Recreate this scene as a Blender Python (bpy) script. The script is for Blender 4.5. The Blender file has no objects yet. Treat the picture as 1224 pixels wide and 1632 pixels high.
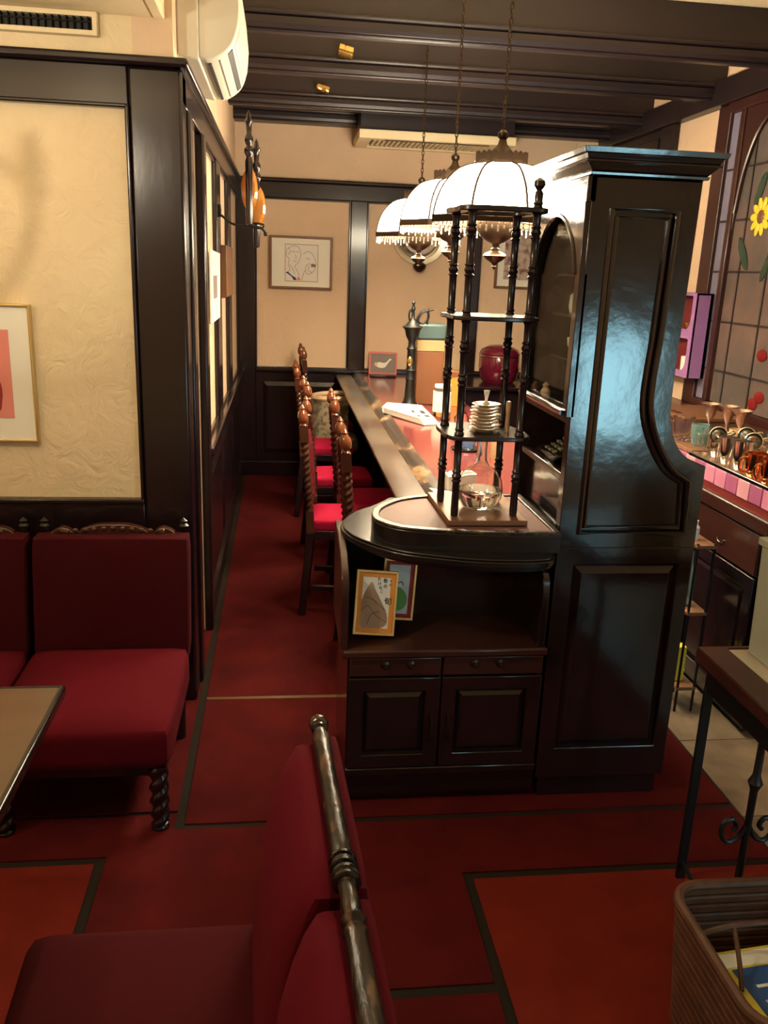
import bpy, bmesh, math, random
from mathutils import Vector, Matrix
random.seed(7)
R = math.radians
S = bpy.context.scene
COL = S.collection

# ------------------------------------------------------------------ camera
F, CX, CY = 1350.0, 612.0, 816.0
def _axes(vx, vy, roll):
    d = Vector(((vx-CX)/F, (vy-CY)/F, 1)).normalized()
    t = -math.tan(R(roll))
    v = Vector((t, 1, -(t*d.x+d.y)/d.z)).normalized()
    return v.cross(d), d, -v
_X, _Y, _Z = _axes(450, 425, 2.2)
cam = bpy.data.cameras.new('camera'); cam.sensor_fit = 'VERTICAL'; cam.sensor_height = 36
cam.lens = F/1632*36; cam.clip_start = .02
co = bpy.data.objects.new('camera', cam); COL.objects.link(co)
right = Vector((_X.x, _Y.x, _Z.x)); down = Vector((_X.y, _Y.y, _Z.y)); fwd = Vector((_X.z, _Y.z, _Z.z))
co.matrix_world = Matrix(((right.x, -down.x, -fwd.x, 0), (right.y, -down.y, -fwd.y, 0), (right.z, -down.z, -fwd.z, 1.55), (0, 0, 0, 1)))
S.camera = co

# ------------------------------------------------------------------ world, lights, exposure
w = bpy.data.worlds.new('world'); S.world = w; w.use_nodes = True
w.node_tree.nodes['Background'].inputs[0].default_value = (.30, .45, .55, 1)
w.node_tree.nodes['Background'].inputs[1].default_value = .3
S.view_settings.view_transform = 'Standard'; S.view_settings.look = 'None'
S.view_settings.gamma = 1; S.view_settings.use_curve_mapping = False
S.view_settings.exposure = .35
def area(name, loc, rot, sx, sy, power, color):
    l = bpy.data.lights.new(name, 'AREA'); l.shape = 'RECTANGLE'; l.size = sx; l.size_y = sy
    l.energy = power; l.color = color
    o = bpy.data.objects.new(name, l); COL.objects.link(o); o.location = loc; o.rotation_euler = rot
    return o
def point(name, loc, power, color, rad):
    l = bpy.data.lights.new(name, 'POINT'); l.energy = power; l.color = color; l.shadow_soft_size = rad
    o = bpy.data.objects.new(name, l); COL.objects.link(o); o.location = loc
    return o
WARM = (1, .78, .50)
# daylight coming in through the window behind the camera
area('window_daylight', (1.98, -.565, .93), (R(90), 0, 0), .42, .62, 12, (.42, .82, .95))
PEND_W, BULB_W, CHAN_W = 36, 6.0, 20

# ------------------------------------------------------------------ materials
def mat(name, base, rough=.5, metal=0, var=None, bump=None, sheen=0, coat=0, trans=0, emit=None, spec=.5, ior=1.45, alpha=1, stretch=(1, 1, 1)):
    m = bpy.data.materials.new(name); m.use_nodes = True
    nt = m.node_tree; b = nt.nodes['Principled BSDF']; L = nt.links
    def setin(k, v):
        if k in b.inputs: b.inputs[k].default_value = v
    setin('Base Color', (*base, 1)); setin('Roughness', rough); setin('Metallic', metal)
    setin('Sheen Weight', sheen); setin('Coat Weight', coat); setin('Coat Roughness', .12)
    if sheen: setin('Sheen Tint', (base[0]*3.0, base[1]*2+.02, base[2]*2+.03, 1)); setin('Sheen Roughness', .45)
    setin('Transmission Weight', trans); setin('IOR', ior); setin('Specular IOR Level', spec); setin('Alpha', alpha)
    if emit: setin('Emission Color', (*emit[0], 1)); setin('Emission Strength', emit[1])
    if var or bump:
        tc = nt.nodes.new('ShaderNodeTexCoord'); mp = nt.nodes.new('ShaderNodeMapping'); mp.inputs['Scale'].default_value = stretch
        L.new(tc.outputs['Object'], mp.inputs['Vector'])
    if var:   # (scale, colour2, lo, hi)
        n = nt.nodes.new('ShaderNodeTexNoise'); n.inputs['Scale'].default_value = var[0]; n.inputs['Detail'].default_value = 6
        L.new(mp.outputs[0], n.inputs['Vector'])
        r = nt.nodes.new('ShaderNodeValToRGB'); e = r.color_ramp.elements
        e[0].position = var[2]; e[1].position = var[3]; e[0].color = (*base, 1); e[1].color = (*var[1], 1)
        L.new(n.outputs['Fac'], r.inputs[0]); L.new(r.outputs[0], b.inputs['Base Color'])
    if bump:  # (scale, strength, distance)
        n2 = nt.nodes.new('ShaderNodeTexNoise'); n2.inputs['Scale'].default_value = bump[0]; n2.inputs['Detail'].default_value = 5
        n2.inputs['Distortion'].default_value = bump[3] if len(bump) > 3 else 0
        L.new(mp.outputs[0], n2.inputs['Vector'])
        bp = nt.nodes.new('ShaderNodeBump'); bp.inputs['Strength'].default_value = bump[1]; bp.inputs['Distance'].default_value = bump[2]
        L.new(n2.outputs['Fac'], bp.inputs['Height']); L.new(bp.outputs[0], b.inputs['Normal'])
    return m
M = {}
M['wood'] = mat('dark_stained_wood', (.010, .0055, .0075), .24, var=(6, (.019, .008, .010), .35, .75), bump=(9, .12, .01), coat=.25, stretch=(1, 1, .4))
M['beam'] = mat('dark_beam_wood', (.013, .008, .010), .36, var=(5, (.023, .012, .013), .3, .8), bump=(12, .15, .01), stretch=(.25, 1, 1))
M['redwood'] = mat('red_brown_wood', (.032, .010, .009), .3, var=(7, (.055, .018, .013), .3, .8), bump=(14, .1, .006), coat=.2)
M['tablewood'] = mat('brown_table_veneer', (.075, .045, .026), .30, var=(3, (.11, .065, .035), .3, .8), coat=.3, stretch=(.3, 3, 1))
M['drumtop'] = mat('matt_red_brown_top', (.16, .075, .06), .55, var=(5, (.12, .05, .04), .3, .8), spec=.25)
M['knobwood'] = mat('dark_polished_knob', (.035, .014, .009), .16, coat=.5)
M['liner'] = mat('grey_green_lining', (.16, .17, .13), .7)
M['black'] = mat('black_lacquer', (.008, .007, .008), .22, bump=(10, .08, .006), coat=.4)
M['cab'] = mat('black_cabinet_varnish', (.010, .007, .008), .15, bump=(7, .22, .012), coat=.5, var=(5, (.022, .010, .010), .3, .8))
M['acorn'] = mat('polished_brown_finial', (.17, .05, .02), .18, coat=.5)
M['twist'] = mat('polished_brown_post', (.045, .015, .010), .2, coat=.4, var=(9, (.07, .023, .014), .3, .8))
M['worn'] = mat('worn_brown_rail', (.012, .006, .004), .32, var=(60, (.12, .06, .032), .54, .70), bump=(70, .7, .004), spec=.5, stretch=(1, .35, 1))
M['rail'] = mat('worn_counter_rail', (.026, .017, .013), .26, var=(6, (.30, .17, .085), .52, .64), bump=(20, .1, .003), coat=.3, stretch=(1.6, .7, 1))
M['railwood'] = mat('rubbed_counter_rail', (.11, .085, .065), .3, var=(4, (.055, .03, .022), .45, .62), bump=(20, .1, .003), coat=.2, stretch=(1.5, .6, 1))
M['lacq'] = mat('red_lacquer_top', (.17, .030, .034), .14, var=(3, (.22, .055, .05), .3, .8), coat=.4)
M['plaster'] = mat('cream_plaster', (.80, .66, .43), .75, var=(2.2, (.74, .58, .36), .35, .75), bump=(13, .5, .02, 1.6))
M['plaster2'] = mat('tan_plaster', (.74, .55, .38), .8, var=(3, (.68, .48, .32), .3, .8), bump=(28, .35, .01, 1))
M['cream'] = mat('cream_paint', (.80, .66, .42), .6, bump=(12, .2, .01))
M['carpet'] = mat('red_carpet', (.080, .0058, .0055), .95, var=(6, (.050, .0035, .005), .3, .75), bump=(260, .5, .004), spec=.12)
M['carpet2'] = mat('orange_red_carpet', (.165, .017, .009), .95, var=(6, (.11, .010, .008), .3, .75), bump=(260, .5, .004), spec=.12)
M['seam'] = mat('carpet_seam', (.018, .014, .011), .8, spec=.1)
M['brassseam'] = mat('worn_threshold_strip', (.20, .13, .07), .35, metal=.6)
M['stone'] = mat('mottled_stone', (.20, .15, .10), .45, var=(7, (.10, .07, .045), .4, .68), bump=(30, .1, .003))
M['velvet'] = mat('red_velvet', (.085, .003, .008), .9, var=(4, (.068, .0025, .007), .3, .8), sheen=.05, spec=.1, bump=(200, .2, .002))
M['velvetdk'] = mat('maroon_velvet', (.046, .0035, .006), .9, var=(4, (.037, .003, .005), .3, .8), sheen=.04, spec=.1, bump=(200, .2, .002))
M['magenta'] = mat('crimson_seat_velvet', (.26, .005, .03), .8, sheen=.1, spec=.1, bump=(150, .2, .002))
M['iron'] = mat('black_iron', (.012, .012, .013), .42, metal=.4, bump=(40, .2, .003))
M['bronze'] = mat('dark_bronze', (.05, .030, .018), .34, metal=.8)
M['brass'] = mat('brass', (.62, .40, .13), .25, metal=1)
M['gold'] = mat('thin_gold', (.72, .55, .25), .3, metal=.9)
M['shade'] = mat('opal_glass_panel', (.95, .88, .74), .35, emit=((1, .86, .62), PEND_W))
M['beads'] = mat('glass_beads', (.42, .38, .32), .15)
M['glass'] = mat('clear_glass', (.96, .97, .96), .02, trans=1, ior=1.45)
def thinglass(name, tint, fac):
    m = bpy.data.materials.new(name); m.use_nodes = True; nt = m.node_tree; nt.nodes.remove(nt.nodes['Principled BSDF'])
    a = nt.nodes.new('ShaderNodeBsdfTransparent'); a.inputs[0].default_value = (*tint, 1); g = nt.nodes.new('ShaderNodeBsdfGlossy'); g.inputs['Roughness'].default_value = .03
    lw = nt.nodes.new('ShaderNodeLayerWeight'); pw_ = nt.nodes.new('ShaderNodeMath'); pw_.operation = 'POWER'; pw_.inputs[1].default_value = 4; fr = nt.nodes.new('ShaderNodeMath'); fr.operation = 'MULTIPLY_ADD'; fr.inputs[1].default_value = fac; fr.inputs[2].default_value = .012; nt.links.new(lw.outputs['Facing'], pw_.inputs[0]); nt.links.new(pw_.outputs[0], fr.inputs[0]); mx = nt.nodes.new('ShaderNodeMixShader')
    nt.links.new(fr.outputs[0], mx.inputs[0]); nt.links.new(a.outputs[0], mx.inputs[1]); nt.links.new(g.outputs[0], mx.inputs[2]); nt.links.new(mx.outputs[0], nt.nodes['Material Output'].inputs[0])
    return m
M['pane'] = thinglass('thin_pane', (.95, .97, .96), .22)
M['shelfglass'] = thinglass('shelf_glass', (.78, .92, .90), .5)
M['tealglass'] = mat('teal_glass', (.45, .72, .72), .05, trans=.8)
M['blueglass'] = mat('blue_glass', (.35, .5, .72), .05, trans=.8)
M['water'] = mat('water', (.93, .95, .93), .01, trans=1, ior=1.33)
M['amber'] = mat('amber_glass', (.72, .30, .06), .08, trans=.45, coat=.4)
M['lead'] = mat('window_glass', (.10, .085, .08), .25, bump=(14, .3, .01), var=(3.2, (.17, .11, .095), .4, .7))
M['leadblue'] = mat('lilac_window_glass', (.19, .18, .26), .2, bump=(25, .35, .008))
M['came'] = mat('lead_came', (.035, .028, .028), .5, metal=.3)
M['yel'] = mat('yellow_glass', (.80, .60, .05), .2); M['grn'] = mat('green_glass', (.03, .06, .04), .2); M['redg'] = mat('red_glass', (.20, .012, .015), .2)
M['acw'] = mat('ivory_plastic', (.74, .70, .58), .35); M['acd'] = mat('shadow_slot', (.03, .03, .028), .6)
M['ceramic'] = mat('white_ceramic', (.82, .80, .74), .15, coat=.4); M['tan'] = mat('tan_ceramic', (.52, .34, .20), .22, coat=.4, var=(14, (.64, .46, .30), .35, .7))
M['silver'] = mat('steel', (.62, .60, .55), .18, metal=1); M['copper'] = mat('copper', (.72, .30, .13), .2, metal=1)
M['pinkmetal'] = mat('rose_metal', (.72, .52, .46), .2, metal=.9)
M['paper'] = mat('white_paper', (.80, .78, .72), .8); M['mat'] = mat('mount_board', (.84, .82, .72), .8)
M['ink'] = mat('ink', (.02, .02, .025), .8); M['pinkp'] = mat('coral_print', (.76, .26, .22), .8); M['redp'] = mat('dark_red_print', (.30, .03, .035), .8)
M['bluep'] = mat('blue_print', (.03, .05, .14), .8)
M['pink'] = mat('pink_tile', (.58, .22, .36), .25, coat=.3); M['mauve'] = mat('mauve_tile', (.38, .11, .24), .25, coat=.3); M['rose'] = mat('rose_tile', (.66, .32, .42), .25, coat=.3)
M['purple'] = mat('purple_paint', (.36, .17, .42), .45); M['maroon'] = mat('maroon_paint', (.16, .02, .02), .4)
M['enamel'] = mat('red_enamel', (.11, .005, .02), .15, coat=.6)
M['cardb'] = mat('brown_board', (.17, .065, .026), .5); M['buff'] = mat('buff_band', (.34, .24, .12), .5); M['teal'] = mat('teal_lid', (.045, .08, .085), .45)
M['wicker'] = mat('wicker', (.060, .022, .010), .6, var=(25, (.105, .042, .018), .3, .7))
M['fabric'] = mat('floral_fabric', (.32, .26, .17), .9, var=(26, (.12, .09, .06), .45, .6))
M['pale'] = mat('pale_marble', (.50, .46, .36), .35, var=(6, (.40, .36, .28), .35, .7)); M['greygreen'] = mat('grey_plastic', (.34, .36, .29), .5)
M['orangep'] = mat('orange_mount', (.70, .27, .04), .7); M['brownp'] = mat('brown_frame', (.18, .08, .035), .4)
M['redframe'] = mat('coral_frame', (.55, .11, .10), .4); M['slate'] = mat('grey_print', (.22, .19, .18), .8)
M['bamboo'] = mat('bamboo_shoot_print', (.42, .29, .20), .85, var=(9, (.28, .17, .11), .35, .65)); M['leafp'] = mat('leaf_print', (.14, .34, .09), .8); M['bluegrey'] = mat('pale_blue_print', (.52, .58, .60), .8)
M['magY'] = mat('yellow_cover', (.66, .55, .07), .45); M['magB'] = mat('blue_cover', (.03, .09, .28), .45); M['magG'] = mat('green_cover', (.30, .44, .10), .45)
M['bulb'] = mat('lit_bulb', (1, .9, .7), .3, emit=((1, .78, .45), 25))
M['wallink'] = mat('floral_print', (.50, .40, .34), .8, var=(22, (.20, .10, .10), .45, .6))
def newsmat():
    m = bpy.data.materials.new('newsprint'); m.use_nodes = True; nt = m.node_tree; b = nt.nodes['Principled BSDF']; b.inputs['Roughness'].default_value = .85
    tc = nt.nodes.new('ShaderNodeTexCoord'); br = nt.nodes.new('ShaderNodeTexBrick')
    br.inputs['Color1'].default_value = (.70, .66, .60, 1); br.inputs['Color2'].default_value = (.16, .15, .14, 1); br.inputs['Mortar'].default_value = (.78, .75, .69, 1)
    br.inputs['Scale'].default_value = 26; br.inputs['Mortar Size'].default_value = .035; br.inputs['Bias'].default_value = -.35; br.inputs['Brick Width'].default_value = .9; br.inputs['Row Height'].default_value = .32
    nt.links.new(tc.outputs['Object'], br.inputs['Vector']); nt.links.new(br.outputs['Color'], b.inputs['Base Color'])
    return m
M['news'] = newsmat()

# ------------------------------------------------------------------ mesh helpers
class MB:
    def __init__(s): s.v = []; s.f = []
    def add(s, vs, fs):
        n = len(s.v); s.v += [Vector(v) for v in vs]; s.f += [tuple(i+n for i in f) for f in fs]; return s
    def box(s, x0, x1, y0, y1, z0, z1):
        return s.add([(x0, y0, z0), (x1, y0, z0), (x1, y1, z0), (x0, y1, z0), (x0, y0, z1), (x1, y0, z1), (x1, y1, z1), (x0, y1, z1)],
                     [(0, 3, 2, 1), (4, 5, 6, 7), (0, 1, 5, 4), (1, 2, 6, 5), (2, 3, 7, 6), (3, 0, 4, 7)])
    def lathe(s, prof, c=(0, 0, 0), n=16, axis='z', flute=0, k=0, tw=0):
        vs = []; m = len(prof)
        for (r, h) in prof:
            for j in range(n):
                a = 2*math.pi*j/n; rr = r*(1+flute*math.cos(k*a-tw*h)) if flute else r
                p = (rr*math.cos(a), rr*math.sin(a), h)
                if axis == 'x': p = (p[2], p[0], p[1])
                elif axis == 'y': p = (p[0], p[2], p[1])
                vs.append((p[0]+c[0], p[1]+c[1], p[2]+c[2]))
        fs = [(i*n+j, i*n+(j+1) % n, (i+1)*n+(j+1) % n, (i+1)*n+j) for i in range(m-1) for j in range(n)]
        if prof[0][0] > 1e-5: fs.append(tuple(range(n))[::-1])
        if prof[-1][0] > 1e-5: fs.append(tuple(range((m-1)*n, m*n)))
        return s.add(vs, fs)
    def twist(s, c, r, z0, z1, turns, n=12, m=None, fl=.22):
        m = m or int(turns*10)
        return s.lathe([(r, z0+(z1-z0)*i/m) for i in range(m+1)], c, n, flute=fl, k=2, tw=2*2*math.pi*turns/(z1-z0)/1)
    def tube(s, path, r, n=8, closed=False):
        P = [Vector(p) for p in path]; m = len(P); vs = []
        up = None
        for i, p in enumerate(P):
            t = (P[(i+1) % m]-P[i-1]) if closed else (P[min(i+1, m-1)]-P[max(i-1, 0)])
            t.normalize()
            if up is None: up = Vector((0, 0, 1)) if abs(t.z) < .9 else Vector((1, 0, 0))
            a = t.cross(up).normalized(); bb = a.cross(t).normalized(); up = bb
            rr = r[i] if isinstance(r, (list, tuple)) else r
            for j in range(n):
                g = 2*math.pi*j/n; vs.append(p+a*(rr*math.cos(g))+bb*(rr*math.sin(g)))
        k = m if closed else m-1
        fs = [(i*n+j, i*n+(j+1) % n, ((i+1) % m)*n+(j+1) % n, ((i+1) % m)*n+j) for i in range(k) for j in range(n)]
        if not closed: fs += [tuple(range(n))[::-1], tuple(range((m-1)*n, m*n))]
        return s.add(vs, fs)
    @staticmethod
    def _p(axis, u, v, t): return {'x': (t, u, v), 'y': (u, t, v), 'z': (u, v, t)}[axis]
    def prism(s, poly, axis, a, b, inset=0):
        n = len(poly); q = poly
        if inset:
            cx = sum(p[0] for p in poly)/n; cy = sum(p[1] for p in poly)/n
            q = [(p[0]+(cx-p[0])*inset, p[1]+(cy-p[1])*inset) for p in poly]
        vs = [s._p(axis, u, v, a) for u, v in poly]+[s._p(axis, u, v, b) for u, v in q]
        return s.add(vs, [tuple(range(n)), tuple(range(n, 2*n))[::-1]]+[(i, (i+1) % n, n+(i+1) % n, n+i) for i in range(n)])
    def ring(s, outer, inner, axis, a, b, bevel=0):
        n = len(outer); I2 = inner
        if bevel:
            cx = sum(p[0] for p in inner)/n; cy = sum(p[1] for p in inner)/n
            I2 = [(p[0]-bevel*(1 if p[0] > cx else -1), p[1]-bevel*(1 if p[1] > cy else -1)) for p in inner]
        vs = [s._p(axis, u, v, a) for u, v in outer]+[s._p(axis, u, v, a) for u, v in inner]+[s._p(axis, u, v, b) for u, v in outer]+[s._p(axis, u, v, b) for u, v in I2]
        fs = []
        for i in range(n):
            j = (i+1) % n
            fs += [(i, j, n+j, n+i), (2*n+i, 3*n+i, 3*n+j, 2*n+j), (i, 2*n+i, 2*n+j, j), (n+i, n+j, 3*n+j, 3*n+i)]
        return s.add(vs, fs)
    def rect(s, axis, u0, u1, v0, v1, w, a, b, bevel=0):
        return s.ring([(u0, v0), (u1, v0), (u1, v1), (u0, v1)], [(u0+w, v0+w), (u1-w, v0+w), (u1-w, v1-w), (u0+w, v1-w)], axis, a, b, bevel)
    def field(s, axis, u0, u1, v0, v1, w, lo, hi):   # raised and fielded panel
        o = [(u0, v0), (u1, v0), (u1, v1), (u0, v1)]; i = [(u0+w, v0+w), (u1-w, v0+w), (u1-w, v1-w), (u0+w, v1-w)]
        vs = [s._p(axis, *p, lo) for p in o]+[s._p(axis, *p, hi) for p in i]
        return s.add(vs, [(0, 1, 5, 4), (1, 2, 6, 5), (2, 3, 7, 6), (3, 0, 4, 7), (4, 5, 6, 7), (3, 2, 1, 0)])
    def ell(s, c, rx, ry, rz, n=14, m=8):
        vs = []; fs = []
        for i in range(m+1):
            ph = math.pi*i/m-math.pi/2
            for j in range(n):
                a = 2*math.pi*j/n; vs.append((c[0]+rx*math.cos(ph)*math.cos(a), c[1]+ry*math.cos(ph)*math.sin(a), c[2]+rz*math.sin(ph)))
        fs = [(i*n+j, i*n+(j+1) % n, (i+1)*n+(j+1) % n, (i+1)*n+j) for i in range(m) for j in range(n)]
        return s.add(vs, fs)
    def cushion(s, x0, x1, y0, y1, z0, z1, e=.35, puff=.02, n=10, axis='z'):
        # soft box: super-ellipsoid like rounded slab with puffed face
        vs = []; fs = []; cx, cy, cz = (x0+x1)/2, (y0+y1)/2, (z0+z1)/2; hx, hy, hz = (x1-x0)/2, (y1-y0)/2, (z1-z0)/2
        r = min(hx, hy, hz)*e
        bm = bmesh.new(); bmesh.ops.create_cube(bm, size=2)
        bmesh.ops.subdivide_edges(bm, edges=bm.edges[:], cuts=n, use_grid_fill=True)
        for v in bm.verts:
            p = Vector((v.co.x*hx, v.co.y*hy, v.co.z*hz))
            c = Vector((max(-hx+r, min(hx-r, p.x)), max(-hy+r, min(hy-r, p.y)), max(-hz+r, min(hz-r, p.z))))
            d = p-c
            if d.length > 1e-7: p = c+d.normalized()*min(d.length, r) if d.length > r else p
            ux, uy, uz = v.co
            if axis == 'z' and uz > 0: p.z += puff*(1-ux*ux)*(1-uy*uy)*uz
            if axis == 'x': p.x += puff*(1-uz*uz)*(1-uy*uy)*ux
            if axis == 'y': p.y += puff*(1-uz*uz)*(1-ux*ux)*uy
            v.co = p+Vector((cx, cy, cz))
        s.add([v.co.copy() for v in bm.verts], [tuple(v.index for v in f.verts) for f in bm.faces]); bm.free(); return s
    def fn(s, f):
        s.v = [Vector(f(v)) for v in s.v]; return s
    def build(s, name, m, parent=None, smooth=True, bev=0, loc=None, angle=38):
        off = Vector((0, 0, 0))
        if parent is not None:
            r = parent
            while r.parent: r = r.parent
            off = r.get('_o', None); off = Vector(off) if off is not None else Vector((0, 0, 0))
        elif loc is not None: off = Vector(loc)
        me = bpy.data.meshes.new(name); me.from_pydata([v-off for v in s.v], [], s.f)
        bm = bmesh.new(); bm.from_mesh(me); bmesh.ops.recalc_face_normals(bm, faces=bm.faces[:]); bm.to_mesh(me); bm.free()
        me.materials.append(M[m] if isinstance(m, str) else m)
        if smooth:
            me.polygons.foreach_set('use_smooth', [True]*len(me.polygons)); me.set_sharp_from_angle(angle=R(angle))
        o = bpy.data.objects.new(name, me); COL.objects.link(o)
        if parent is not None: o.parent = parent
        elif loc is not None: o.location = loc; o['_o'] = tuple(loc)
        if bev:
            b = o.modifiers.new('bevel', 'BEVEL'); b.width = bev; b.segments = 2; b.limit_method = 'ANGLE'; b.angle_limit = R(40)
        return o
def B(*a): return MB().box(*a)
def tag(o, label, cat, group=None):
    o['label'] = label; o['category'] = cat
    if group: o['group'] = group
    return o
def thing(name, label, cat, loc=(0, 0, 0), group=None, local=False):
    o = bpy.data.objects.new(name, None); COL.objects.link(o); o.location = loc; o.empty_display_size = .1
    o['_o'] = (0, 0, 0) if local else tuple(loc)
    return tag(o, label, cat, group)
def struct(o): o['kind'] = 'structure'; return o
def stuff(o): o['kind'] = 'stuff'; return o
def dup(o, loc=None, rz=None, label=None, parent=None):
    c = o.copy(); COL.objects.link(c); c.parent = parent
    if loc is not None: c.location = loc
    if rz is not None: c.rotation_euler = (0, 0, rz)
    if label: c['label'] = label
    for ch in list(o.children): dup(ch, parent=c)
    return c
def catmull(pts, n=6, closed=False):
    m = len(pts); out = []
    for i in range(m if closed else m-1):
        p0, p1, p2, p3 = (pts[(i-1) % m] if closed or i > 0 else pts[0]), pts[i], pts[(i+1) % m], (pts[(i+2) % m] if closed or i+2 < m else pts[-1])
        for k in range(n):
            t = k/n
            out.append(tuple(.5*((2*b)+(c-a)*t+(2*a-5*b+4*c-d)*t*t+(-a+3*b-3*c+d)*t**3) for a, b, c, d in zip(p0, p1, p2, p3)))
    if not closed: out.append(tuple(pts[-1]))
    return out
def arc(cx, cy, r, a0, a1, n): return [(cx+r*math.cos(R(a0+(a1-a0)*i/n)), cy+r*math.sin(R(a0+(a1-a0)*i/n))) for i in range(n+1)]
def text(body, size, m, parent, world):      # printed lettering as flat mesh, world = 4x4 of the text plane
    cu = bpy.data.curves.new('lettering', 'FONT'); cu.body = body; cu.size = size; cu.align_x = 'CENTER'; cu.align_y = 'CENTER'; cu.extrude = .0003
    o = bpy.data.objects.new('tmp', cu); COL.objects.link(o); dg = bpy.context.evaluated_depsgraph_get()
    me = bpy.data.meshes.new_from_object(o.evaluated_get(dg)); bpy.data.objects.remove(o); me.materials.clear(); me.materials.append(M[m])
    me.transform(world); t = bpy.data.objects.new('lettering', me); COL.objects.link(t); t.parent = parent; return t

# ================================================================== THE SETTING
XL, XR, YB, YF, ZC = -.33, 2.35, 6.45, -.62, 2.72
fl = struct(B(-3.05, XR+.1, YF-.1, YB+.1, -.08, -.005).build('floor', 'seam', smooth=False))
def carpet(x0, x1, y0, y1, m): B(x0, x1, y0, y1, -.02, 0).build('carpet_panel', m, fl, smooth=False)
carpet(-3, -.30, 2.205, 2.9, 'carpet')
carpet(-.272, 1.385, 2.142, 2.872, 'carpet'); carpet(-.272, 1.385, 2.886, YB, 'carpet'); carpet(-.33, -.30, 2.9, YB, 'carpet')
carpet(-.465, .487, 1.518, 2.118, 'carpet'); carpet(.487, 1.385, 1.885, 2.118, 'carpet'); carpet(-3, -.465, 2.012, 2.19, 'carpet'); carpet(-.465, -.30, 2.118, 2.19, 'carpet')
carpet(-3, -.492, YF, 1.985, 'carpet2'); carpet(-.465, .487, YF, 1.49, 'carpet'); carpet(.513, 1.385, YF, 1.858, 'carpet2')
B(-.272, 1.385, 2.870, 2.888, -.02, .003).build('threshold_strip', 'brassseam', fl, bev=.002)
ty = [-.62, .35, .78, 1.21, 1.64, 2.07, 2.5, 2.93, 3.36, 3.79, 4.22, 4.65, 5.08, 5.51, 5.94, 6.45]
for i in range(len(ty)-1):
    for (a, b) in ((1.393, 1.78), (1.784, 2.35)):
        B(a, b-.003, ty[i]+.002, ty[i+1]-.002, -.02, .0).build('stone_tile', 'stone', fl, smooth=False)
ce = struct(B(-3.05, XR+.1, YF-.1, YB+.1, ZC, ZC+.1).build('ceiling', 'cream', smooth=False))
BEAMS = [(3.95, .12), (4.72, .15), (5.66, .17), (6.22, .23)]
for (y, d) in BEAMS:
    pr = [(y, 2.52), (y+.004, 2.503), (y+.02, 2.50), (y+d-.02, 2.50), (y+d-.004, 2.503), (y+d, 2.52), (y+d, 2.545), (y+d-.016, 2.55), (y+d-.016, ZC), (y+.016, ZC), (y+.016, 2.55), (y, 2.545)]
    b = MB().prism(pr, 'x', XL, XR).build('beam', 'beam', ce, smooth=False)
    MB().tube([(XL, y+.005, 2.562), (XR, y+.005, 2.562)], .010, 8).build('moulding', 'beam', b)
    MB().tube([(XL, y+.022, 2.497), (XR, y+.022, 2.497)], .007, 8).build('moulding', 'beam', b)
# light wooden soffit over the front-left seats
B(-3, -.385, 1.0, 2.9, 2.25, 2.36).build('soffit_board', 'cream', ce, bev=.004)
B(-.385, -.352, 1.0, 2.9, 2.246, 2.36).build('soffit_edge', 'cream', ce, bev=.004)

wfl = struct(B(-3, -.45, 2.9, 3.0, 0, ZC).build('wall_front_left', 'plaster', smooth=False))
def sub(name, box, m, par, bev=.004): return B(*box).build(name, m, par, bev=bev)
sub('rail', (-3, -.465, 2.875, 2.9, 2.002, 2.112), 'wood', wfl); sub('cap_moulding', (-3, -.30, 2.845, 2.9, 2.112, 2.138), 'wood', wfl, .008)
sub('moulding', (-3, -.465, 2.866, 2.9, 1.994, 2.006), 'wood', wfl); sub('moulding', (-.476, -.464, 2.866, 2.9, .765, 2.006), 'wood', wfl)
sub('lower_rail', (-3, -.465, 2.875, 2.9, .60, .764), 'wood', wfl); sub('moulding', (-3, -.465, 2.862, 2.9, .752, .768), 'wood', wfl)
sub('wainscot', (-3, -.465, 2.885, 2.9, 0, .60), 'wood', wfl)
g = MB().rect('y', -1.06, -.545, 2.185, 2.249, .014, 2.872, 2.9).build('vent_frame', 'cream', wfl, bev=.002)
B(-1.05, -.555, 2.894, 2.899, 2.195, 2.245).build('vent_back', 'acd', g, smooth=False)
for i in range(24):
    B(-1.045+i*.0205, -1.045+i*.0205+.004, 2.876, 2.895, 2.199, 2.249).build('vent_fin', 'seam', g, smooth=False)
B(-1.05, -.555, 2.874, 2.878, 2.219, 2.223).build('vent_fin', 'seam', g, smooth=False)

wl = struct(MB().box(-.45, XL, 2.9, 3.10, 0, ZC).box(-.45, XL, 3.10, 3.50, 2.02, ZC).box(-.45, XL, 3.50, YB, 0, ZC).build('wall_left', 'plaster2', smooth=False))
sub('corner_post', (-.465, -.305, 2.872, 3.0, 0, 2.112), 'wood', wl, .01); sub('door_casing', (XL, -.295, 3.01, 3.10, 0, 2.02), 'wood', wl, .008)
sub('rail', (XL, -.305, 2.9, YB, 2.02, 2.112), 'wood', wl); sub('cap_moulding', (XL, -.283, 2.846, YB, 2.112, 2.138), 'wood', wl, .008)
sub('door_casing', (XL, -.295, 3.50, 3.60, 0, 2.02), 'wood', wl, .008)
for (a, b) in ((4.31, 4.56), (5.2, 5.47)): sub('stile', (XL, -.308, a, b, .80, 2.02), 'wood', wl)
for (a, b) in ((3.6, 4.31), (4.56, 5.2), (5.47, 6.4)): MB().rect('x', a, b, .80, 2.02, .018, XL, -.315).build('moulding', 'wood', wl, bev=.003)
sub('dado_rail', (XL, -.285, 3.60, YB, .76, .80), 'wood', wl, .008); sub('wainscot', (XL, -.315, 3.60, YB, .0, .76), 'wood', wl)
for (a, b) in ((3.66, 4.35), (4.45, 5.2), (5.3, 6.2)): MB().field('x', a, b, .15, .68, .03, -.315, -.303).build('wainscot_panel', 'wood', wl, smooth=False)
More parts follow.
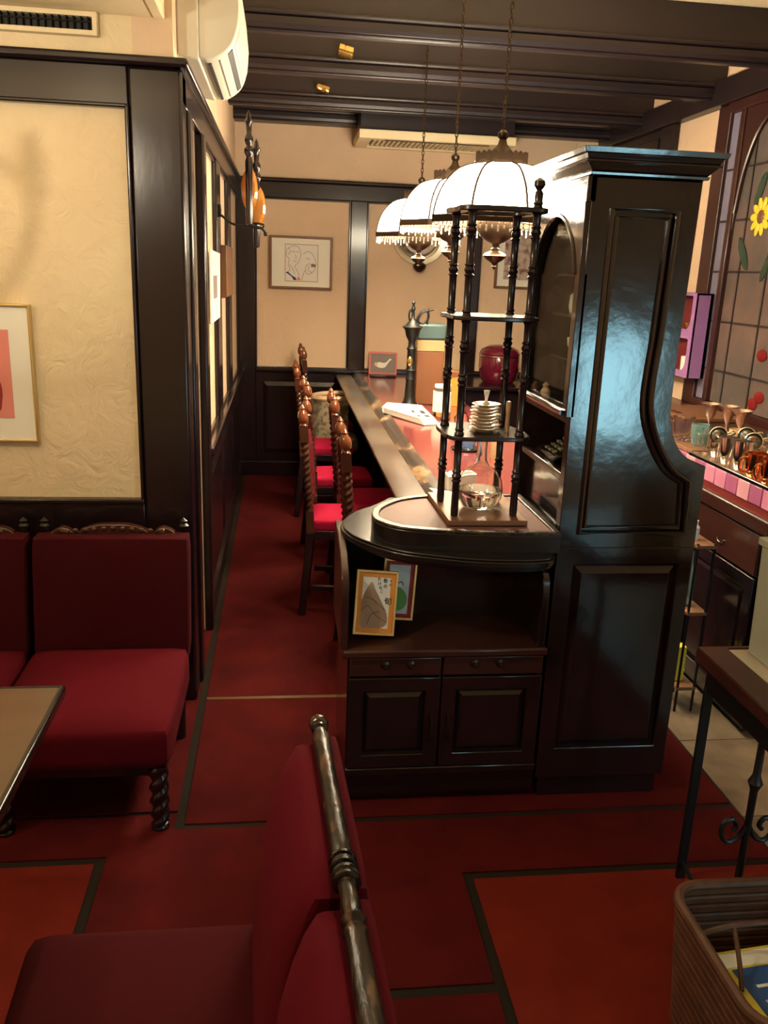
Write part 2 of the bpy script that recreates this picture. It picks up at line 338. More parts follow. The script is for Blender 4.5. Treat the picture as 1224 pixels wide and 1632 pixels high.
sub('skirting', (XL, -.300, 3.60, YB, 0, .10), 'wood', wl)
d1 = struct(B(-.42, -.385, 3.10, 3.50, 0, 2.02).build('door_1', 'wood', smooth=False))
MB().rect('x', 3.12, 3.49, 1.70, 2.0, .04, -.385, -.365).build('door_frame', 'wood', d1, bev=.004)
B(-.384, -.380, 3.16, 3.45, 1.74, 1.96).build('door_pane', 'lead', d1, smooth=False)
MB().rect('x', 3.12, 3.49, .1, 1.70, .05, -.385, -.368).build('door_frame', 'wood', d1, bev=.004)

wb = struct(B(-.45, XR+.1, YB, YB+.1, 0, ZC).build('wall_back', 'plaster2', smooth=False))
sub('corner_post', (XL, -.195, YB-.03, YB, 0, 2.14), 'wood', wb); sub('post', (.49, .607, YB-.03, YB, .82, 2.02), 'wood', wb); sub('post', (1.37, 1.455, YB-.03, YB, .82, 2.02), 'wood', wb)
sub('rail', (-.195, XR, YB-.03, YB, 2.02, 2.125), 'wood', wb); sub('cap_moulding', (XL, XR, YB-.055, YB, 2.125, 2.15), 'wood', wb, .008)
for (a, b) in ((-.195, .49), (.607, 1.37), (1.455, 2.3)): MB().rect('y', a, b, .82, 2.02, .012, YB-.02, YB).build('moulding', 'wood', wb, bev=.003)
sub('dado_rail', (-.195, XR, YB-.05, YB, .795, .823), 'wood', wb, .008); sub('wainscot', (-.195, XR, YB-.02, YB, 0, .795), 'wood', wb)
MB().field('y', -.14, .40, .18, .72, .03, YB-.02, YB-.034).build('wainscot_panel', 'wood', wb, smooth=False); sub('skirting', (XL, XR, YB-.04, YB, 0, .11), 'wood', wb)

wr = struct(B(XR, XR+.1, YF-.1, YB, 0, ZC).build('wall_right', 'plaster2', smooth=False))
sub('rail', (XR-.07, XR, 2.6, YB, 2.452, 2.578), 'beam', wr); sub('post', (XR-.04, XR, 5.24, 5.42, .88, 2.452), 'beam', wr); sub('post', (XR-.04, XR, 4.575, 4.70, .88, 2.452), 'redwood', wr, .01)
sub('panel', (XR-.025, XR, 5.42, YB, .88, 2.452), 'beam', wr); MB().rect('x', 5.46, 6.35, .95, 2.40, .05, XR-.04, XR-.02).build('moulding', 'beam', wr, bev=.004)
sub('dado', (XR-.03, XR, 3.0, YB, 0, .88), 'beam', wr)
wf = struct(MB().box(-3.05, 1.74, YF-.1, YF, 0, ZC).box(2.22, XR, YF-.1, YF, 0, ZC).box(1.74, 2.22, YF-.1, YF, 0, .59).box(1.74, 2.22, YF-.1, YF, 1.27, ZC).build('wall_front', 'plaster', smooth=False))
struct(B(-3.1, -3.0, YF, 3.0, 0, ZC).build('wall_far_left', 'plaster', smooth=False))
w2 = struct(MB().rect('y', 1.74, 2.22, .59, 1.27, .03, YF-.06, YF+.02).build('window_2', 'wood', smooth=False, bev=.004))
sub('mullion', (1.97, 1.99, YF-.03, YF, .62, 1.24), 'wood', w2, .002)

# leaded window on the right wall
w1 = struct(MB().ring([(2.95, .88), (4.575, .88), (4.575, 2.452), (2.95, 2.452)], [(3.0, .93), (4.545, .93), (4.545, 2.40), (3.0, 2.40)], 'x', XR-.05, XR).build('window_1', 'redwood', bev=.004))
B(XR-.01, XR-.002, 3.0, 4.55, .9, 2.42).build('window_back', 'acd', w1, smooth=False)
sub('mullion', (XR-.055, XR, 4.385, 4.43, .93, 2.40), 'redwood', w1, .006)
zs = [.93, 1.10, 1.355, 1.61, 1.865, 2.12, 2.40]
for i in range(6): B(XR-.03, XR-.018, 4.433, 4.543, zs[i]+.003, zs[i+1]-.003).build('pane', 'leadblue', w1, smooth=False)
ys = [3.0, 3.23, 3.49, 3.75, 4.005, 4.265, 4.385]
for j in range(6):
    for i in range(6): B(XR-.03, XR-.018, ys[j]+.003, ys[j+1]-.003, zs[i]+.003, zs[i+1]-.003).build('pane', 'lead', w1, smooth=False)
for z in zs[1:-1]: B(XR-.035, XR-.016, 3.0, 4.543, z-.005, z+.005).build('came', 'came', w1, smooth=False)
for y in ys[1:-1]: B(XR-.035, XR-.016, y-.005, y+.005, .93, 2.40).build('came', 'came', w1, smooth=False)
ar = [(4.385, 1.80), (4.385, 2.40), (3.6, 2.40)]+catmull([(3.72, 2.385), (4.0, 2.385), (4.22, 2.30), (4.33, 2.12), (4.375, 1.90)], 5)
MB().prism(ar, 'x', XR-.045, XR-.018).build('arch_spandrel', 'redwood', w1, bev=.004)
MB().tube([(XR-.045, y, z) for y, z in ar[3:]], .008, 6).build('arch_bead', 'redwood', w1)
fc = (4.13, 1.87)
for k in range(10):
    a = 2*math.pi*k/10; y, z = fc[0]+.062*math.cos(a), fc[1]+.062*math.sin(a)
    MB().ell((0, 0, 0), .006, .034, .019, 10, 6).fn(lambda v: (XR-.034+v.x, y+v.y*math.cos(a)-v.z*math.sin(a), z+v.y*math.sin(a)+v.z*math.cos(a))).build('petal', 'yel', w1)
MB().ell((XR-.034, *fc), .008, .034, .034).build('flower_centre', 'brownp', w1)
for (y, z, ry, rz, t) in ((4.17, 2.0, .03, .085, 25), (4.25, 1.70, .03, .10, -35), (4.0, 1.66, .03, .11, 30)):
    MB().ell((0, 0, 0), .006, ry, rz, 10, 6).fn(lambda v: (XR-.034+v.x, y+v.y*math.cos(R(t))-v.z*math.sin(R(t)), z+v.y*math.sin(R(t))+v.z*math.cos(R(t)))).build('leaf', 'grn', w1)
for (y, z) in ((3.93, 1.22), (3.90, 1.02), (3.95, .98)): MB().ell((XR-.034, y, z), .006, .045, .03, 10, 6).build('red_petal', 'redg', w1)
# ================================================================== THINGS
# ------------------------------------------------------------------ tall display cabinet
def ogee(a, b, n=7): return catmull(a, n), catmull(b, n)
CY0, CY1 = 2.20, 2.66
cab = thing('display_cabinet', 'tall black varnished display cabinet with ogee side and pointed arch glass door', 'cabinet', (.97, 2.43, 0))
og_o = catmull([(1.182, 1.055), (1.115, 1.085), (1.073, 1.145), (1.057, 1.235), (1.06, 1.5)], 6)
og_i = catmull([(1.138, 1.010), (1.083, 1.048), (1.030, 1.128), (.998, 1.234), (1.003, 1.40)], 6)
outl = [(.775, .07), (1.182, .07)]+og_o+[(1.065, 1.81), (.775, 1.81)]
MB().prism(outl, 'y', CY0+.014, CY0+.035).build('side_panel', 'cab', cab, smooth=False)
MB().prism(outl, 'y', CY1-.025, CY1).build('far_side_panel', 'cab', cab, smooth=False)
up_o = [(.775, .815), (1.182, .815)]+og_o+[(1.065, 1.81), (.775, 1.81)]
up_i = [(.832, .857), (1.145, .857)]+og_i+[(1.009, 1.722), (.832, 1.722)]
MB().ring(up_o, up_i, 'y', CY0, CY0+.016).build('upper_side_frame', 'cab', cab, bev=.002)
MB().tube([(x, CY0+.001, z) for x, z in up_i], .0085, 8, True).build('moulding', 'cab', cab)
MB().tube([(x+(.017 if x < .95 else -.017), CY0+.010, z+(.017 if z < .9 else (-.017 if z > 1.6 else -.006))) for x, z in up_i], .008, 8, True).build('moulding', 'cab', cab)
MB().ring([(.775, .07), (1.182, .07), (1.182, .815), (.775, .815)], [(.826, .173), (1.143, .173), (1.143, .765), (.826, .765)], 'y', CY0, CY0+.016).build('lower_side_frame', 'cab', cab, bev=.002)
MB().field('y', .828, 1.141, .175, .763, .026, CY0+.016, CY0+.001).build('fielded_panel', 'cab', cab, smooth=False)
B(.79, 1.17, CY0+.015, CY1-.01, 0, .07).build('plinth', 'cab', cab, bev=.003)
B(1.04, 1.056, CY0+.03, CY1-.02, 1.08, 1.80).build('back_panel', 'liner', cab, smooth=False)
B(1.16, 1.18, CY0+.03, CY1-.02, .07, 1.05).build('lower_back_panel', 'cab', cab, smooth=False)
B(.775, 1.06, CY0, CY1, 1.795, 1.812).build('top_board', 'cab', cab, smooth=False)
B(1.05, 1.18, CY0+.03, CY1-.02, 1.035, 1.055).build('shoulder', 'cab', cab, smooth=False)
B(.776, 1.05, CY0+.03, CY1-.02, 1.165, 1.192).build('cabinet_floor', 'cab', cab, smooth=False)
B(.776, 1.05, CY0+.03, CY1-.02, 1.0, 1.022).build('niche_shelf', 'cab', cab, bev=.004)
B(1.0, 1.02, CY0+.03, CY1-.02, 1.02, 1.17).build('niche_back', 'cab', cab, smooth=False)
B(.80, .815, CY0+.03, CY1-.02, .05, 1.0).build('lower_front_panel', 'greygreen' if 0 else 'cab', cab, smooth=False)
MB().tube([(.79, CY0+.02, .838), (.79, CY1-.05, .838)], .016, 10).build('grab_rail', 'cab', cab)
c1 = [(.762, 1.81), (1.078, 1.81), (1.078, 1.822), (1.092, 1.84), (1.105, 1.846), (1.105, 1.862), (.735, 1.862), (.735, 1.846), (.748, 1.84), (.762, 1.822)]
def cornice(y0, y1, z0, z1, g0, g1):
    x0, x1 = .775, 1.065
    return MB().add([(x0-g0, y0-g0, z0), (x1+g0, y0-g0, z0), (x1+g0, y1+g0, z0), (x0-g0, y1+g0, z0), (x0-g1, y0-g1, z1), (x1+g1, y0-g1, z1), (x1+g1, y1+g1, z1), (x0-g1, y1+g1, z1)], [(0, 3, 2, 1), (4, 5, 6, 7), (0, 1, 5, 4), (1, 2, 6, 5), (2, 3, 7, 6), (3, 0, 4, 7)])
cm = MB()
for (z0, z1, g0, g1) in ((1.800, 1.808, .010, .012), (1.808, 1.828, .006, .026), (1.828, 1.834, .032, .032), (1.834, 1.848, .026, .034), (1.848, 1.862, .040, .044)):
    q = cornice(CY0, CY1-.01, z0, z1, g0, g1); cm.add(q.v, q.f)
cm.build('cornice', 'cab', cab, bev=.0015)
# door with the pointed arch
a1, a2, zs_, zt = 2.235, 2.625, 1.56, 1.716
am = (a1+a2)/2
arch = catmull([(a2, zs_), (a2-.035, zs_+.07), (a2-.11, zs_+.135), (am, zt), (a1+.11, zs_+.135), (a1+.035, zs_+.07), (a1, zs_)], 3)
n_ = len(arch)
outer = [(CY0, 1.185), (CY1, 1.185), (CY1, zs_)]+[(CY1-.005-(CY1-CY0-.01)*i/(n_-3), 1.74) for i in range(n_-2)]+[(CY0, zs_)]
inner = [(a1, 1.205), (a2, 1.205)]+arch
dr = MB().ring(outer, inner, 'x', .762, .785).build('door', 'cab', cab, bev=.002)
MB().tube([(.764, y, z) for y, z in arch], .007, 6).build('arch_moulding', 'cab', dr)
B(.776, .779, a1, a2, 1.205, zt).build('door_glass', 'pane', dr, smooth=False)
MB().tube([(.757, CY0+.02, 1.196), (.757, CY1-.02, 1.196)], .008, 8).build('sill_bead', 'cab', dr)
MB().rect('x', CY0, CY1, 1.735, 1.80, .014, .762, .785).build('frieze_frame', 'cab', cab, bev=.002)
B(.772, .785, CY0, CY1, 1.74, 1.80).build('frieze_panel', 'cab', cab, smooth=False)
for z in (1.33, 1.45, 1.56): B(.80, 1.04, CY0+.036, CY1-.026, z-.006, z).build('glass_shelf', 'shelfglass', cab, smooth=False)
def vessel(name, label, cat, loc, prof, m, n=18, group=None):
    return tag(MB().lathe([(r, h) for r, h in prof], loc, n).build(name, m, loc=loc), label, cat, group)
CUP = [(.0, .004), (.016, .0), (.02, .006), (.03, .03), (.032, .05), (.029, .05), (.026, .03), (.0, .010)]
vessel('white_jar', 'white lidded jar on second glass shelf of display cabinet', 'jar', (.88, 2.52, 1.45), [(0, 0), (.026, 0), (.03, .02), (.028, .05), (.012, .065), (.006, .075), (0, .078)], 'ceramic')
vessel('dark_vase', 'small dark bottle on second glass shelf of display cabinet', 'vase', (.86, 2.32, 1.45), [(0, 0), (.018, 0), (.022, .03), (.01, .06), (.009, .08), (.012, .085), (0, .085)], 'bronze')
vessel('red_bowl', 'red bowl on the top glass shelf of display cabinet', 'bowl', (.86, 2.29, 1.56), [(0, 0), (.02, 0), (.036, .025), (.033, .025), (.0, .006)], 'enamel')
vessel('white_cup', 'white cup on the third glass shelf of display cabinet', 'cup', (.87, 2.47, 1.33), CUP, 'ceramic')
vessel('tan_cup', 'tan pottery cup on the third glass shelf of display cabinet', 'cup', (.88, 2.33, 1.33), CUP, 'tan')
vessel('cream_pot', 'large cream pot on the floor of display cabinet', 'pot', (.90, 2.44, 1.192), [(0, 0), (.035, 0), (.045, .04), (.035, .085), (.03, .095), (0, .1)], 'ceramic')
vessel('small_red_dish', 'small red dish on the floor of display cabinet', 'dish', (.83, 2.31, 1.192), [(0, 0), (.02, 0), (.034, .02), (.03, .02), (0, .006)], 'enamel')
vessel('clay_figure', 'little orange clay figure on the floor of display cabinet', 'figurine', (.82, 2.58, 1.192), [(0, 0), (.014, 0), (.016, .015), (.008, .026), (.011, .034), (0, .044)], 'tan')
for (y, z, h, wd_, lab) in ((2.36, 1.45, .085, .05, 'cream boxed cup set on second glass shelf of display cabinet'), (2.56, 1.33, .075, .06, 'cream carton at the far end of third glass shelf'), (2.50, 1.192, .10, .055, 'cream carton on the cabinet floor beside cream pot'), (2.37, 1.56, .09, .06, 'pale carton on the top glass shelf of display cabinet')):
    t = thing('boxed_set', lab, 'box', (.97, y, z)); B(.94, 1.0, y-wd_/2, y+wd_/2, z, z+h).build('carton', 'mat', t, bev=.002); B(.937, 1.003, y-wd_/2-.003, y+wd_/2+.003, z+h*.8, z+h+.003).build('carton_lid', 'buff', t, bev=.002)
bl = thing('fan_plate', 'pale plate standing at the back of top glass shelf', 'plate', (1.0, 2.50, 1.56))
MB().lathe([(0, .0), (.05, 0), (.075, .012), (.072, .014), (.05, .004), (0, .003)], (1.0, 2.50, 1.635), 20, 'x').fn(lambda v: (2.0-v.x-.0, v.y, v.z)).build('dish', 'ceramic', bl)
B(.99, 1.012, 2.47, 2.53, 1.56, 1.572).build('plate_stand', 'wood', bl)
# telephone in the niche
ph = thing('telephone', 'black telephone with handset in the dark niche of the cabinet', 'telephone', (.87, 2.47, 1.022))
MB().prism([(.80, 1.022), (.94, 1.022), (.94, 1.07), (.88, 1.075), (.80, 1.035)], 'y', 2.38, 2.56).build('body', 'black', ph, bev=.006)
MB().tube(catmull([(.905, 2.365, 1.088), (.905, 2.41, 1.098), (.905, 2.47, 1.10), (.905, 2.53, 1.098), (.905, 2.575, 1.088)], 4), [.018]*3+[.013]*11+[.018]*3, 10).build('handset', 'black', ph)
for i in range(12): B(.812+.018*(i // 3), .824+.018*(i // 3), 2.42+.035*(i % 3), 2.44+.035*(i % 3), 1.035+.009*(i // 3), 1.047+.009*(i // 3)).build('key', 'greygreen', ph, smooth=False)

# ------------------------------------------------------------------ low cabinet under the rounded counter end
lc = thing('counter_end_cabinet', 'low dark wood cabinet with rounded counter top, drawers and panelled doors', 'cabinet', (.47, 2.4, 0))
B(.19, .77, 2.212, 2.62, .03, .49).build('body', 'cab', lc, smooth=False)
B(.20, .765, 2.23, 2.6, 0, .10).build('plinth', 'cab', lc, bev=.003)
B(.175, .772, 2.185, 2.62, .487, .512).build('ledge', 'redwood', lc, bev=.006)
B(.19, .77, 2.196, 2.215, .10, .125).build('base_moulding', 'cab', lc, bev=.004)
for (x0, x1, kn) in ((.195, .462, (.298, .372)), (.468, .765, (.559, .634))):
    d = B(x0, x1, 2.198, 2.215, .425, .484).build('drawer', 'redwood', lc, bev=.004)
    for k in kn:
        MB().lathe([(0, 0), (.012, 0), (.012, .003), (.005, .006), (.008, .014), (.006, .02), (0, .021)], (0, 0, 0), 12, 'y').fn(lambda v: (k+v.x, 2.198-v.y, .462+v.z)).build('knob', 'bronze', d)
for (x0, x1) in ((.195, .462), (.468, .765)):
    d = MB().rect('y', x0, x1, .128, .42, .042, 2.196, 2.216).build('door', 'cab', lc, bev=.002)
    MB().field('y', x0+.042, x1-.042, .170, .378, .02, 2.214, 2.200).build('fielded_panel', 'cab', d, smooth=False)
    kx = .440 if x0 < .3 else .490
    MB().tube([(kx, 2.196, .30), (kx, 2.178, .295), (kx, 2.174, .26), (kx, 2.178, .225), (kx, 2.196, .22)], .004, 6).build('pull_handle', 'bronze', d)
B(.19, .77, 2.48, 2.50, .51, .79).build('niche_back', 'cab', lc, smooth=False)
sp = catmull([(2.198, .512), (2.196, .60), (2.196, .69), (2.215, .735), (2.30, .775), (2.42, .80)], 4)+[(2.52, .80), (2.52, .512)]
for x in (.166, .742): MB().prism(sp, 'x', x, x+.022).build('scroll_bracket', 'redwood' if x < .3 else 'cab', lc, bev=.003)
sl = catmull([(.76, 2.17), (.72, 2.105), (.573, 2.100), (.452, 2.125), (.309, 2.190), (.200, 2.325), (.179, 2.459), (.227, 2.582), (.295, 2.66), (.36, 2.758)], 6)+[(.765, 2.758)]
def shrink(poly, d):
    cx, cy = .52, 2.45; out = []
    for x, y in poly:
        l = math.hypot(x-cx, y-cy); out.append((x-(x-cx)*d/l, y-(y-cy)*d/l))
    return out
sm = MB()
for (z0, z1, d) in ((.772, .782, .022), (.782, .790, .006), (.790, .806, 0), (.806, .812, .008)): sm.prism(shrink(sl, d), 'z', z0, z1)
sm.build('rounded_top', 'black', lc, bev=.002)
dm = catmull([(.602, 2.160), (.458, 2.178), (.33, 2.213), (.265, 2.29), (.265, 2.38), (.30, 2.455), (.36, 2.525), (.46, 2.57), (.6, 2.58)], 6)+[(.768, 2.58), (.768, 2.16)]
dk = MB().prism(dm, 'z', .81, .864).build('raised_drum', 'black', lc, bev=.003)
MB().ring(dm, shrink(dm, .026), 'z', .862, .872).build('rim', 'worn', dk, bev=.003)
MB().prism(shrink(dm, .025), 'z', .860, .866).build('drum_top', 'drumtop', dk, smooth=False)

# postcards leaning in the open shelf
def frame_thing(name, label, x0, x1, zb, h, y, lean, tilt, fr, mount, mw):
    t = thing(name, label, 'picture frame', ((x0+x1)/2, y, zb), local=True); wd = (x1-x0)/2
    t.rotation_euler = (R(-lean), R(tilt), 0)
    MB().rect('y', -wd, wd, 0, h, .007, -.008, .006).build('frame', fr, t, bev=.001)
    MB().rect('y', -wd+.006, wd-.006, .006, h-.006, mw, -.003, .0).build('mount', mount, t, smooth=False)
    return t, wd
t, wd = frame_thing('bamboo_card_frame', 'gold framed orange mounted card of a bamboo shoot with brush writing', .205, .327, .528, .19, 2.262, 12, 4, 'gold', 'orangep', .014)
B(-.05, .05, -.0015, .001, .012, .178).build('card', 'paper', t, smooth=False)
sh = catmull([(-.032, .016), (-.045, .045), (-.043, .085), (-.034, .12), (-.016, .155), (-.004, .135), (.016, .10), (.034, .065), (.036, .035), (.012, .018)], 4, True)
bs = MB().prism(sh, 'y', -.0028, -.001).build('bamboo_shoot', 'bamboo', t, smooth=False)
for pl in ([(-.042, .07), (-.02, .085), (.0, .06), (.035, .04)], [(-.03, .11), (-.008, .105), (.015, .085), (.03, .075)], [(-.02, .03), (-.01, .06), (.012, .07)]):
    MB().tube([(x, -.003, z) for x, z in catmull(pl, 4)], .0006, 5).build('brush_line', 'ink', bs)
def tw(x, z, y=-.003): return Matrix.Translation((x, y, z)) @ Matrix.Rotation(R(90), 4, 'X')
for (s_, x, z, sz) in (('旬', .036, .100, .024), ('春', .024, .160, .014), ('の', .025, .145, .012), ('た', .006, .164, .012), ('け', .008, .151, .011), ('の', .011, .139, .010), ('こ', .015, .128, .010), ('今', .040, .160, .009), ('が', .040, .149, .009)):
    text(s_, sz, 'ink', t, tw(x, z))
t, wd = frame_thing('leaf_card_frame', 'card of a green leaf in a dark red frame behind bamboo card', .292, .392, .545, .185, 2.335, 8, 4, 'gold', 'redp', .012)
B(-.04, .04, -.0015, .001, .012, .172).build('card', 'bluegrey', t, smooth=False)
lf = MB().prism(catmull([(-.03, .05), (-.02, .03), (.012, .03), (.028, .055), (.02, .085), (-.004, .10), (-.024, .08)], 4, True), 'y', -.0028, -.001).build('leaf', 'leafp', t, smooth=False)
MB().tube([(x, -.003, z) for x, z in catmull([(-.01, .095), (-.004, .11), (.008, .116), (.012, .105)], 4)], .0012, 5).build('stalk', 'ink', lf)

# ------------------------------------------------------------------ drip coffee tower on the drum
dt = thing('drip_coffee_tower', 'tall turned wood coffee dripper stand with open shelves', 'coffee stand', (.575, 2.38, .87))
MB().prism([(.465, 2.235), (.693, 2.235), (.693, 2.55), (.457, 2.55)], 'z', .868, .884).build('base_plate', 'brownp', dt, bev=.002)
PP = [(.490, 2.285), (.478, 2.44), (.662, 2.285), (.650, 2.44)]
K_ = 1.2
pz = [(.0085, .882), (.0095, .90), (.0085, .98)]
for c in (1.0, 1.12, 1.27, 1.36, 1.44, 1.56, 1.66, 1.72):
    pz += [(.0090, c-.018), (.0118, c-.013), (.0085, c-.009), (.0122, c), (.0085, c+.009), (.0118, c+.013), (.0085, c+.018)]
pz = [p for p in pz if p[1] > .88]+[(.009, 1.76), (.006, 1.766), (.0125, 1.776), (.012, 1.788), (.004, 1.795), (0, 1.797)]
pz = [(a*K_, b) for a, b in pz]
for i, p in enumerate(PP): MB().lathe(pz if i == 2 else [q for q in pz if q[1] < 1.715]+[(.010, 1.716), (0, 1.7165)], (*p, 0), 12).build('post', 'wood', dt)
hexa = [(.478, 2.265), (.674, 2.265), (.684, 2.36), (.664, 2.462), (.464, 2.462), (.458, 2.36)]
hx = catmull(hexa, 4, True)
MB().prism(hx, 'z', 1.430, 1.442).build('shelf', 'wood', dt, bev=.003)
MB().prism(catmull([(.47, 2.262), (.575, 2.25), (.68, 2.262), (.695, 2.36), (.664, 2.47), (.575, 2.50), (.464, 2.47), (.452, 2.36)], 4, True), 'z', 1.106, 1.118).build('shelf', 'wood', dt, bev=.003)
MB().ring([(x, y) for x, y in hx], [(.575+(x-.575)*.72, 2.36+(y-2.36)*.66) for x, y in hx], 'z', 1.708, 1.722).build('top_ring', 'wood', dt, bev=.003)
# round flask with water on its base
fk = thing('glass_flask', 'round clear glass flask of water at the foot of the coffee stand', 'flask', (.578, 2.365, .884))
FC = (.578, 2.365)
fo = [(.0, .886), (.035, .886), (.052, .895), (.066, .92), (.069, .945), (.063, .975), (.046, 1.0), (.024, 1.016), (.016, 1.03), (.0145, 1.06), (.0155, 1.09), (.017, 1.098)]
fi = [(r-.0018, z+.001) for r, z in fo[::-1]]; fi[-1] = (0, .888)
MB().lathe(fo+fi, (*FC, 0), 32).build('body', 'glass', fk)
MB().lathe([(0, .8885), (.034, .8885), (.049, .897), (.0625, .92), (.0655, .942), (0, .942)], (*FC, 0), 32).build('water', 'water', fk)
# plates on the middle shelf
for i in range(8):
    z = 1.118+i*.0098; r = .044-.0004*i
    c = (.577+.0025*math.sin(i*2.1), 2.352+.002*math.cos(i*1.7), z)
    vessel('saucer', ('lowest', 'second lowest', 'third lowest', 'fourth lowest', 'fourth from the top', 'third from the top', 'second from the top', 'topmost')[i]+' tan saucer of the stack on coffee stand shelf', 'saucer', c, [(0, 0), (r*.55, 0), (r*.6, .003), (r*.98, .0085), (r, .0105), (r*.95, .0112), (r*.55, .0055), (0, .005)], 'tan', 24, 'stacked saucers')
vessel('glass_funnel', 'small clear funnel standing on top of saucer stack', 'funnel', (.577, 2.352, 1.1925), [(0, 0), (.014, 0), (.012, .004), (.004, .012), (.004, .018), (.0085, .038), (.009, .042), (.0075, .042), (.003, .02), (0, .019)], 'ceramic', 18)
st = thing('wooden_muddler', 'pale wooden stick standing on the coffee stand shelf', 'stick', (.640, 2.34, 1.118)); MB().lathe([(0, 0), (.007, 0), (.0065, .05), (.008, .08), (.007, .088), (0, .09)], (.640, 2.34, 1.118), 10).build('stick', 'tan', st)

# ------------------------------------------------------------------ bar counter
bc = thing('bar_counter', 'long low bar counter with red lacquer top and worn dark arm rail', 'counter', (.75, 4.5, 0))
B(.575, 1.10, 2.755, 6.395, .775, .800).build('counter_top', 'lacq', bc, bev=.003)
rp = [(.40, .772), (.402, .782), (.412, .786), (.515, .786), (.528, .792), (.572, .806), (.580, .806), (.580, .772)]
MB().prism(rp[:4]+[(.515, .772)], 'y', 2.755, 6.395).build('arm_rail', 'railwood', bc, bev=.002)
MB().prism([(.515, .772)]+rp[3:], 'y', 2.755, 6.395).build('rail_bevel', 'rail', bc, bev=.002)
B(.64, .67, 2.70, 6.395, 0, .775).build('front_panel', 'wood', bc, smooth=False)
for i in range(5): MB().field('x', 2.80+i*.72, 3.42+i*.72, .16, .70, .03, .64, .626).build('fielded_panel', 'wood', bc, smooth=False)
B(1.06, 1.09, 2.70, 6.395, 0, .775).build('rear_panel', 'wood', bc, smooth=False)
B(.64, 1.09, 2.69, 2.71, 0, .775).build('end_panel', 'wood', bc, smooth=False)
sc = thing('side_counter', 'dark wood side counter along the back wall beside the bar', 'counter', (1.5, 6.1, 0))
B(1.105, 1.95, 5.75, 6.395, .775, .80).build('top', 'wood', sc, bev=.004); B(1.11, 1.93, 5.8, 6.395, 0, .775).build('body', 'wood', sc, smooth=False)

# things on the counter
t = thing('goose_picture', 'small coral framed picture of a white bird on the counter', 'picture frame', (.75, 6.36, .80), local=True); t.rotation_euler = (R(-8), 0, R(-6))
MB().rect('y', -.105, .105, 0, .165, .014, -.008, .008).build('frame', 'redframe', t, bev=.002); B(-.095, .095, .0, .004, .01, .155).build('print', 'slate', t, smooth=False)
MB().prism(catmull([(-.055, .07), (-.03, .05), (.01, .05), (.03, .07), (.05, .10), (.065, .11), (.05, .118), (.035, .10), (.01, .085), (-.03, .09)], 4, True), 'y', -.003, .001).build('bird', 'paper', t, smooth=False)
MB().ell((-.052, -.002, .072), .014, .002, .016, 10, 6).build('wing', 'tan', t)
t = thing('picture_tray', 'dark little tray in front of the coral framed picture', 'tray', (.73, 6.22, .80)); B(.64, .83, 6.17, 6.27, .80, .812).build('tray', 'wood', t, bev=.004)
NT = lambda v: (v.x, v.y, v.z+.0068*max(0, min(1, (.80-v.x)/.22)))
nw = thing('folded_newspaper', 'folded newspaper lying on the red counter by arm rail', 'newspaper', (.67, 4.45, .80))
q = [(.545, 4.55), (.715, 4.20), (.80, 4.235), (.80, 4.70), (.60, 4.74)]
for i, (dz, sc_) in enumerate(((0, 1.0), (.007, .985), (.014, .97), (.021, .955))):
    cx = sum(p[0] for p in q)/5; cy = sum(p[1] for p in q)/5
    pp = [(cx+(x-cx)*sc_-.004*i, cy+(y-cy)*sc_+.006*i) for x, y in q]
    MB().prism(catmull(pp, 3, True) if 0 else pp, 'z', .8005+dz, .8065+dz).fn(NT).build('folded_sheet', 'news' if i == 3 else 'paper', nw, smooth=False)
MB().tube([(.553, 4.54, .813), (.605, 4.735, .813)], .0128, 10).fn(NT).build('fold', 'paper', nw)
for (x0, x1, y0, y1) in ((.70, .715, 4.30, 4.34), (.74, .765, 4.30, 4.36), (.735, .76, 4.40, 4.5), (.69, .705, 4.42, 4.5)): B(x0, x1, y0, y1, .8275, .8285).fn(NT).build('headline', 'ink', nw, smooth=False)
# antique cast-iron tap column
tp = thing('iron_tap_column', 'ornate black cast iron column with curled tap on the counter', 'tap', (.731, 4.828, .80))
MB().lathe([(0, .80), (.050, .80), (.050, .815), (.036, .83), (.030, .86), (.026, .95), (.030, .96), (.026, .97), (.026, 1.0), (.034, 1.01), (.026, 1.02), (.024, 1.12), (.030, 1.13), (.022, 1.14), (.020, 1.17), (.036, 1.20), (.044, 1.235), (.060, 1.25), (.040, 1.262), (.020, 1.285), (.010, 1.30), (.008, 1.34), (.013, 1.35), (.006, 1.37), (.010, 1.385), (0, 1.395)], (.731, 4.828, 0), 16).build('column', 'iron', tp)
MB().tube([(.731+dx, 4.828, z) for dx, z in catmull([(.012, 1.27), (.035, 1.32), (.06, 1.345), (.085, 1.33), (.085, 1.295), (.055, 1.27), (.03, 1.285), (.05, 1.33), (.115, 1.35)], 4)], .006, 8).build('spout', 'iron', tp)
MB().tube([(.731+dx, 4.828, z) for dx, z in catmull([(-.012, 1.27), (-.024, 1.31), (-.016, 1.345), (-.003, 1.33)], 4)], .005, 8).build('scroll', 'iron', tp)
MB().tube([(.818, 4.828, 1.352), (.812, 4.828, 1.265)], .006, 8).build('handle', 'iron', tp); MB().ell((.721, 4.801, 1.06), .017, .006, .028, 12, 8).build('badge', 'brass', tp)
bx = thing('tall_canister', 'tall brown canister with buff band and teal lid on counter', 'canister', (.86, 4.97, .80))
B(.775, .935, 4.90, 5.05, .80, 1.11).build('body', 'cardb', bx, bev=.006); B(.773, .937, 4.898, 5.052, 1.11, 1.175).build('band', 'buff', bx, bev=.004); B(.768, .942, 4.893, 5.057, 1.175, 1.265).build('lid', 'teal', bx, bev=.012)
jr = thing('labelled_jar', 'glass jar with white lid and cream label on the counter', 'jar', (.865, 4.52, .80))
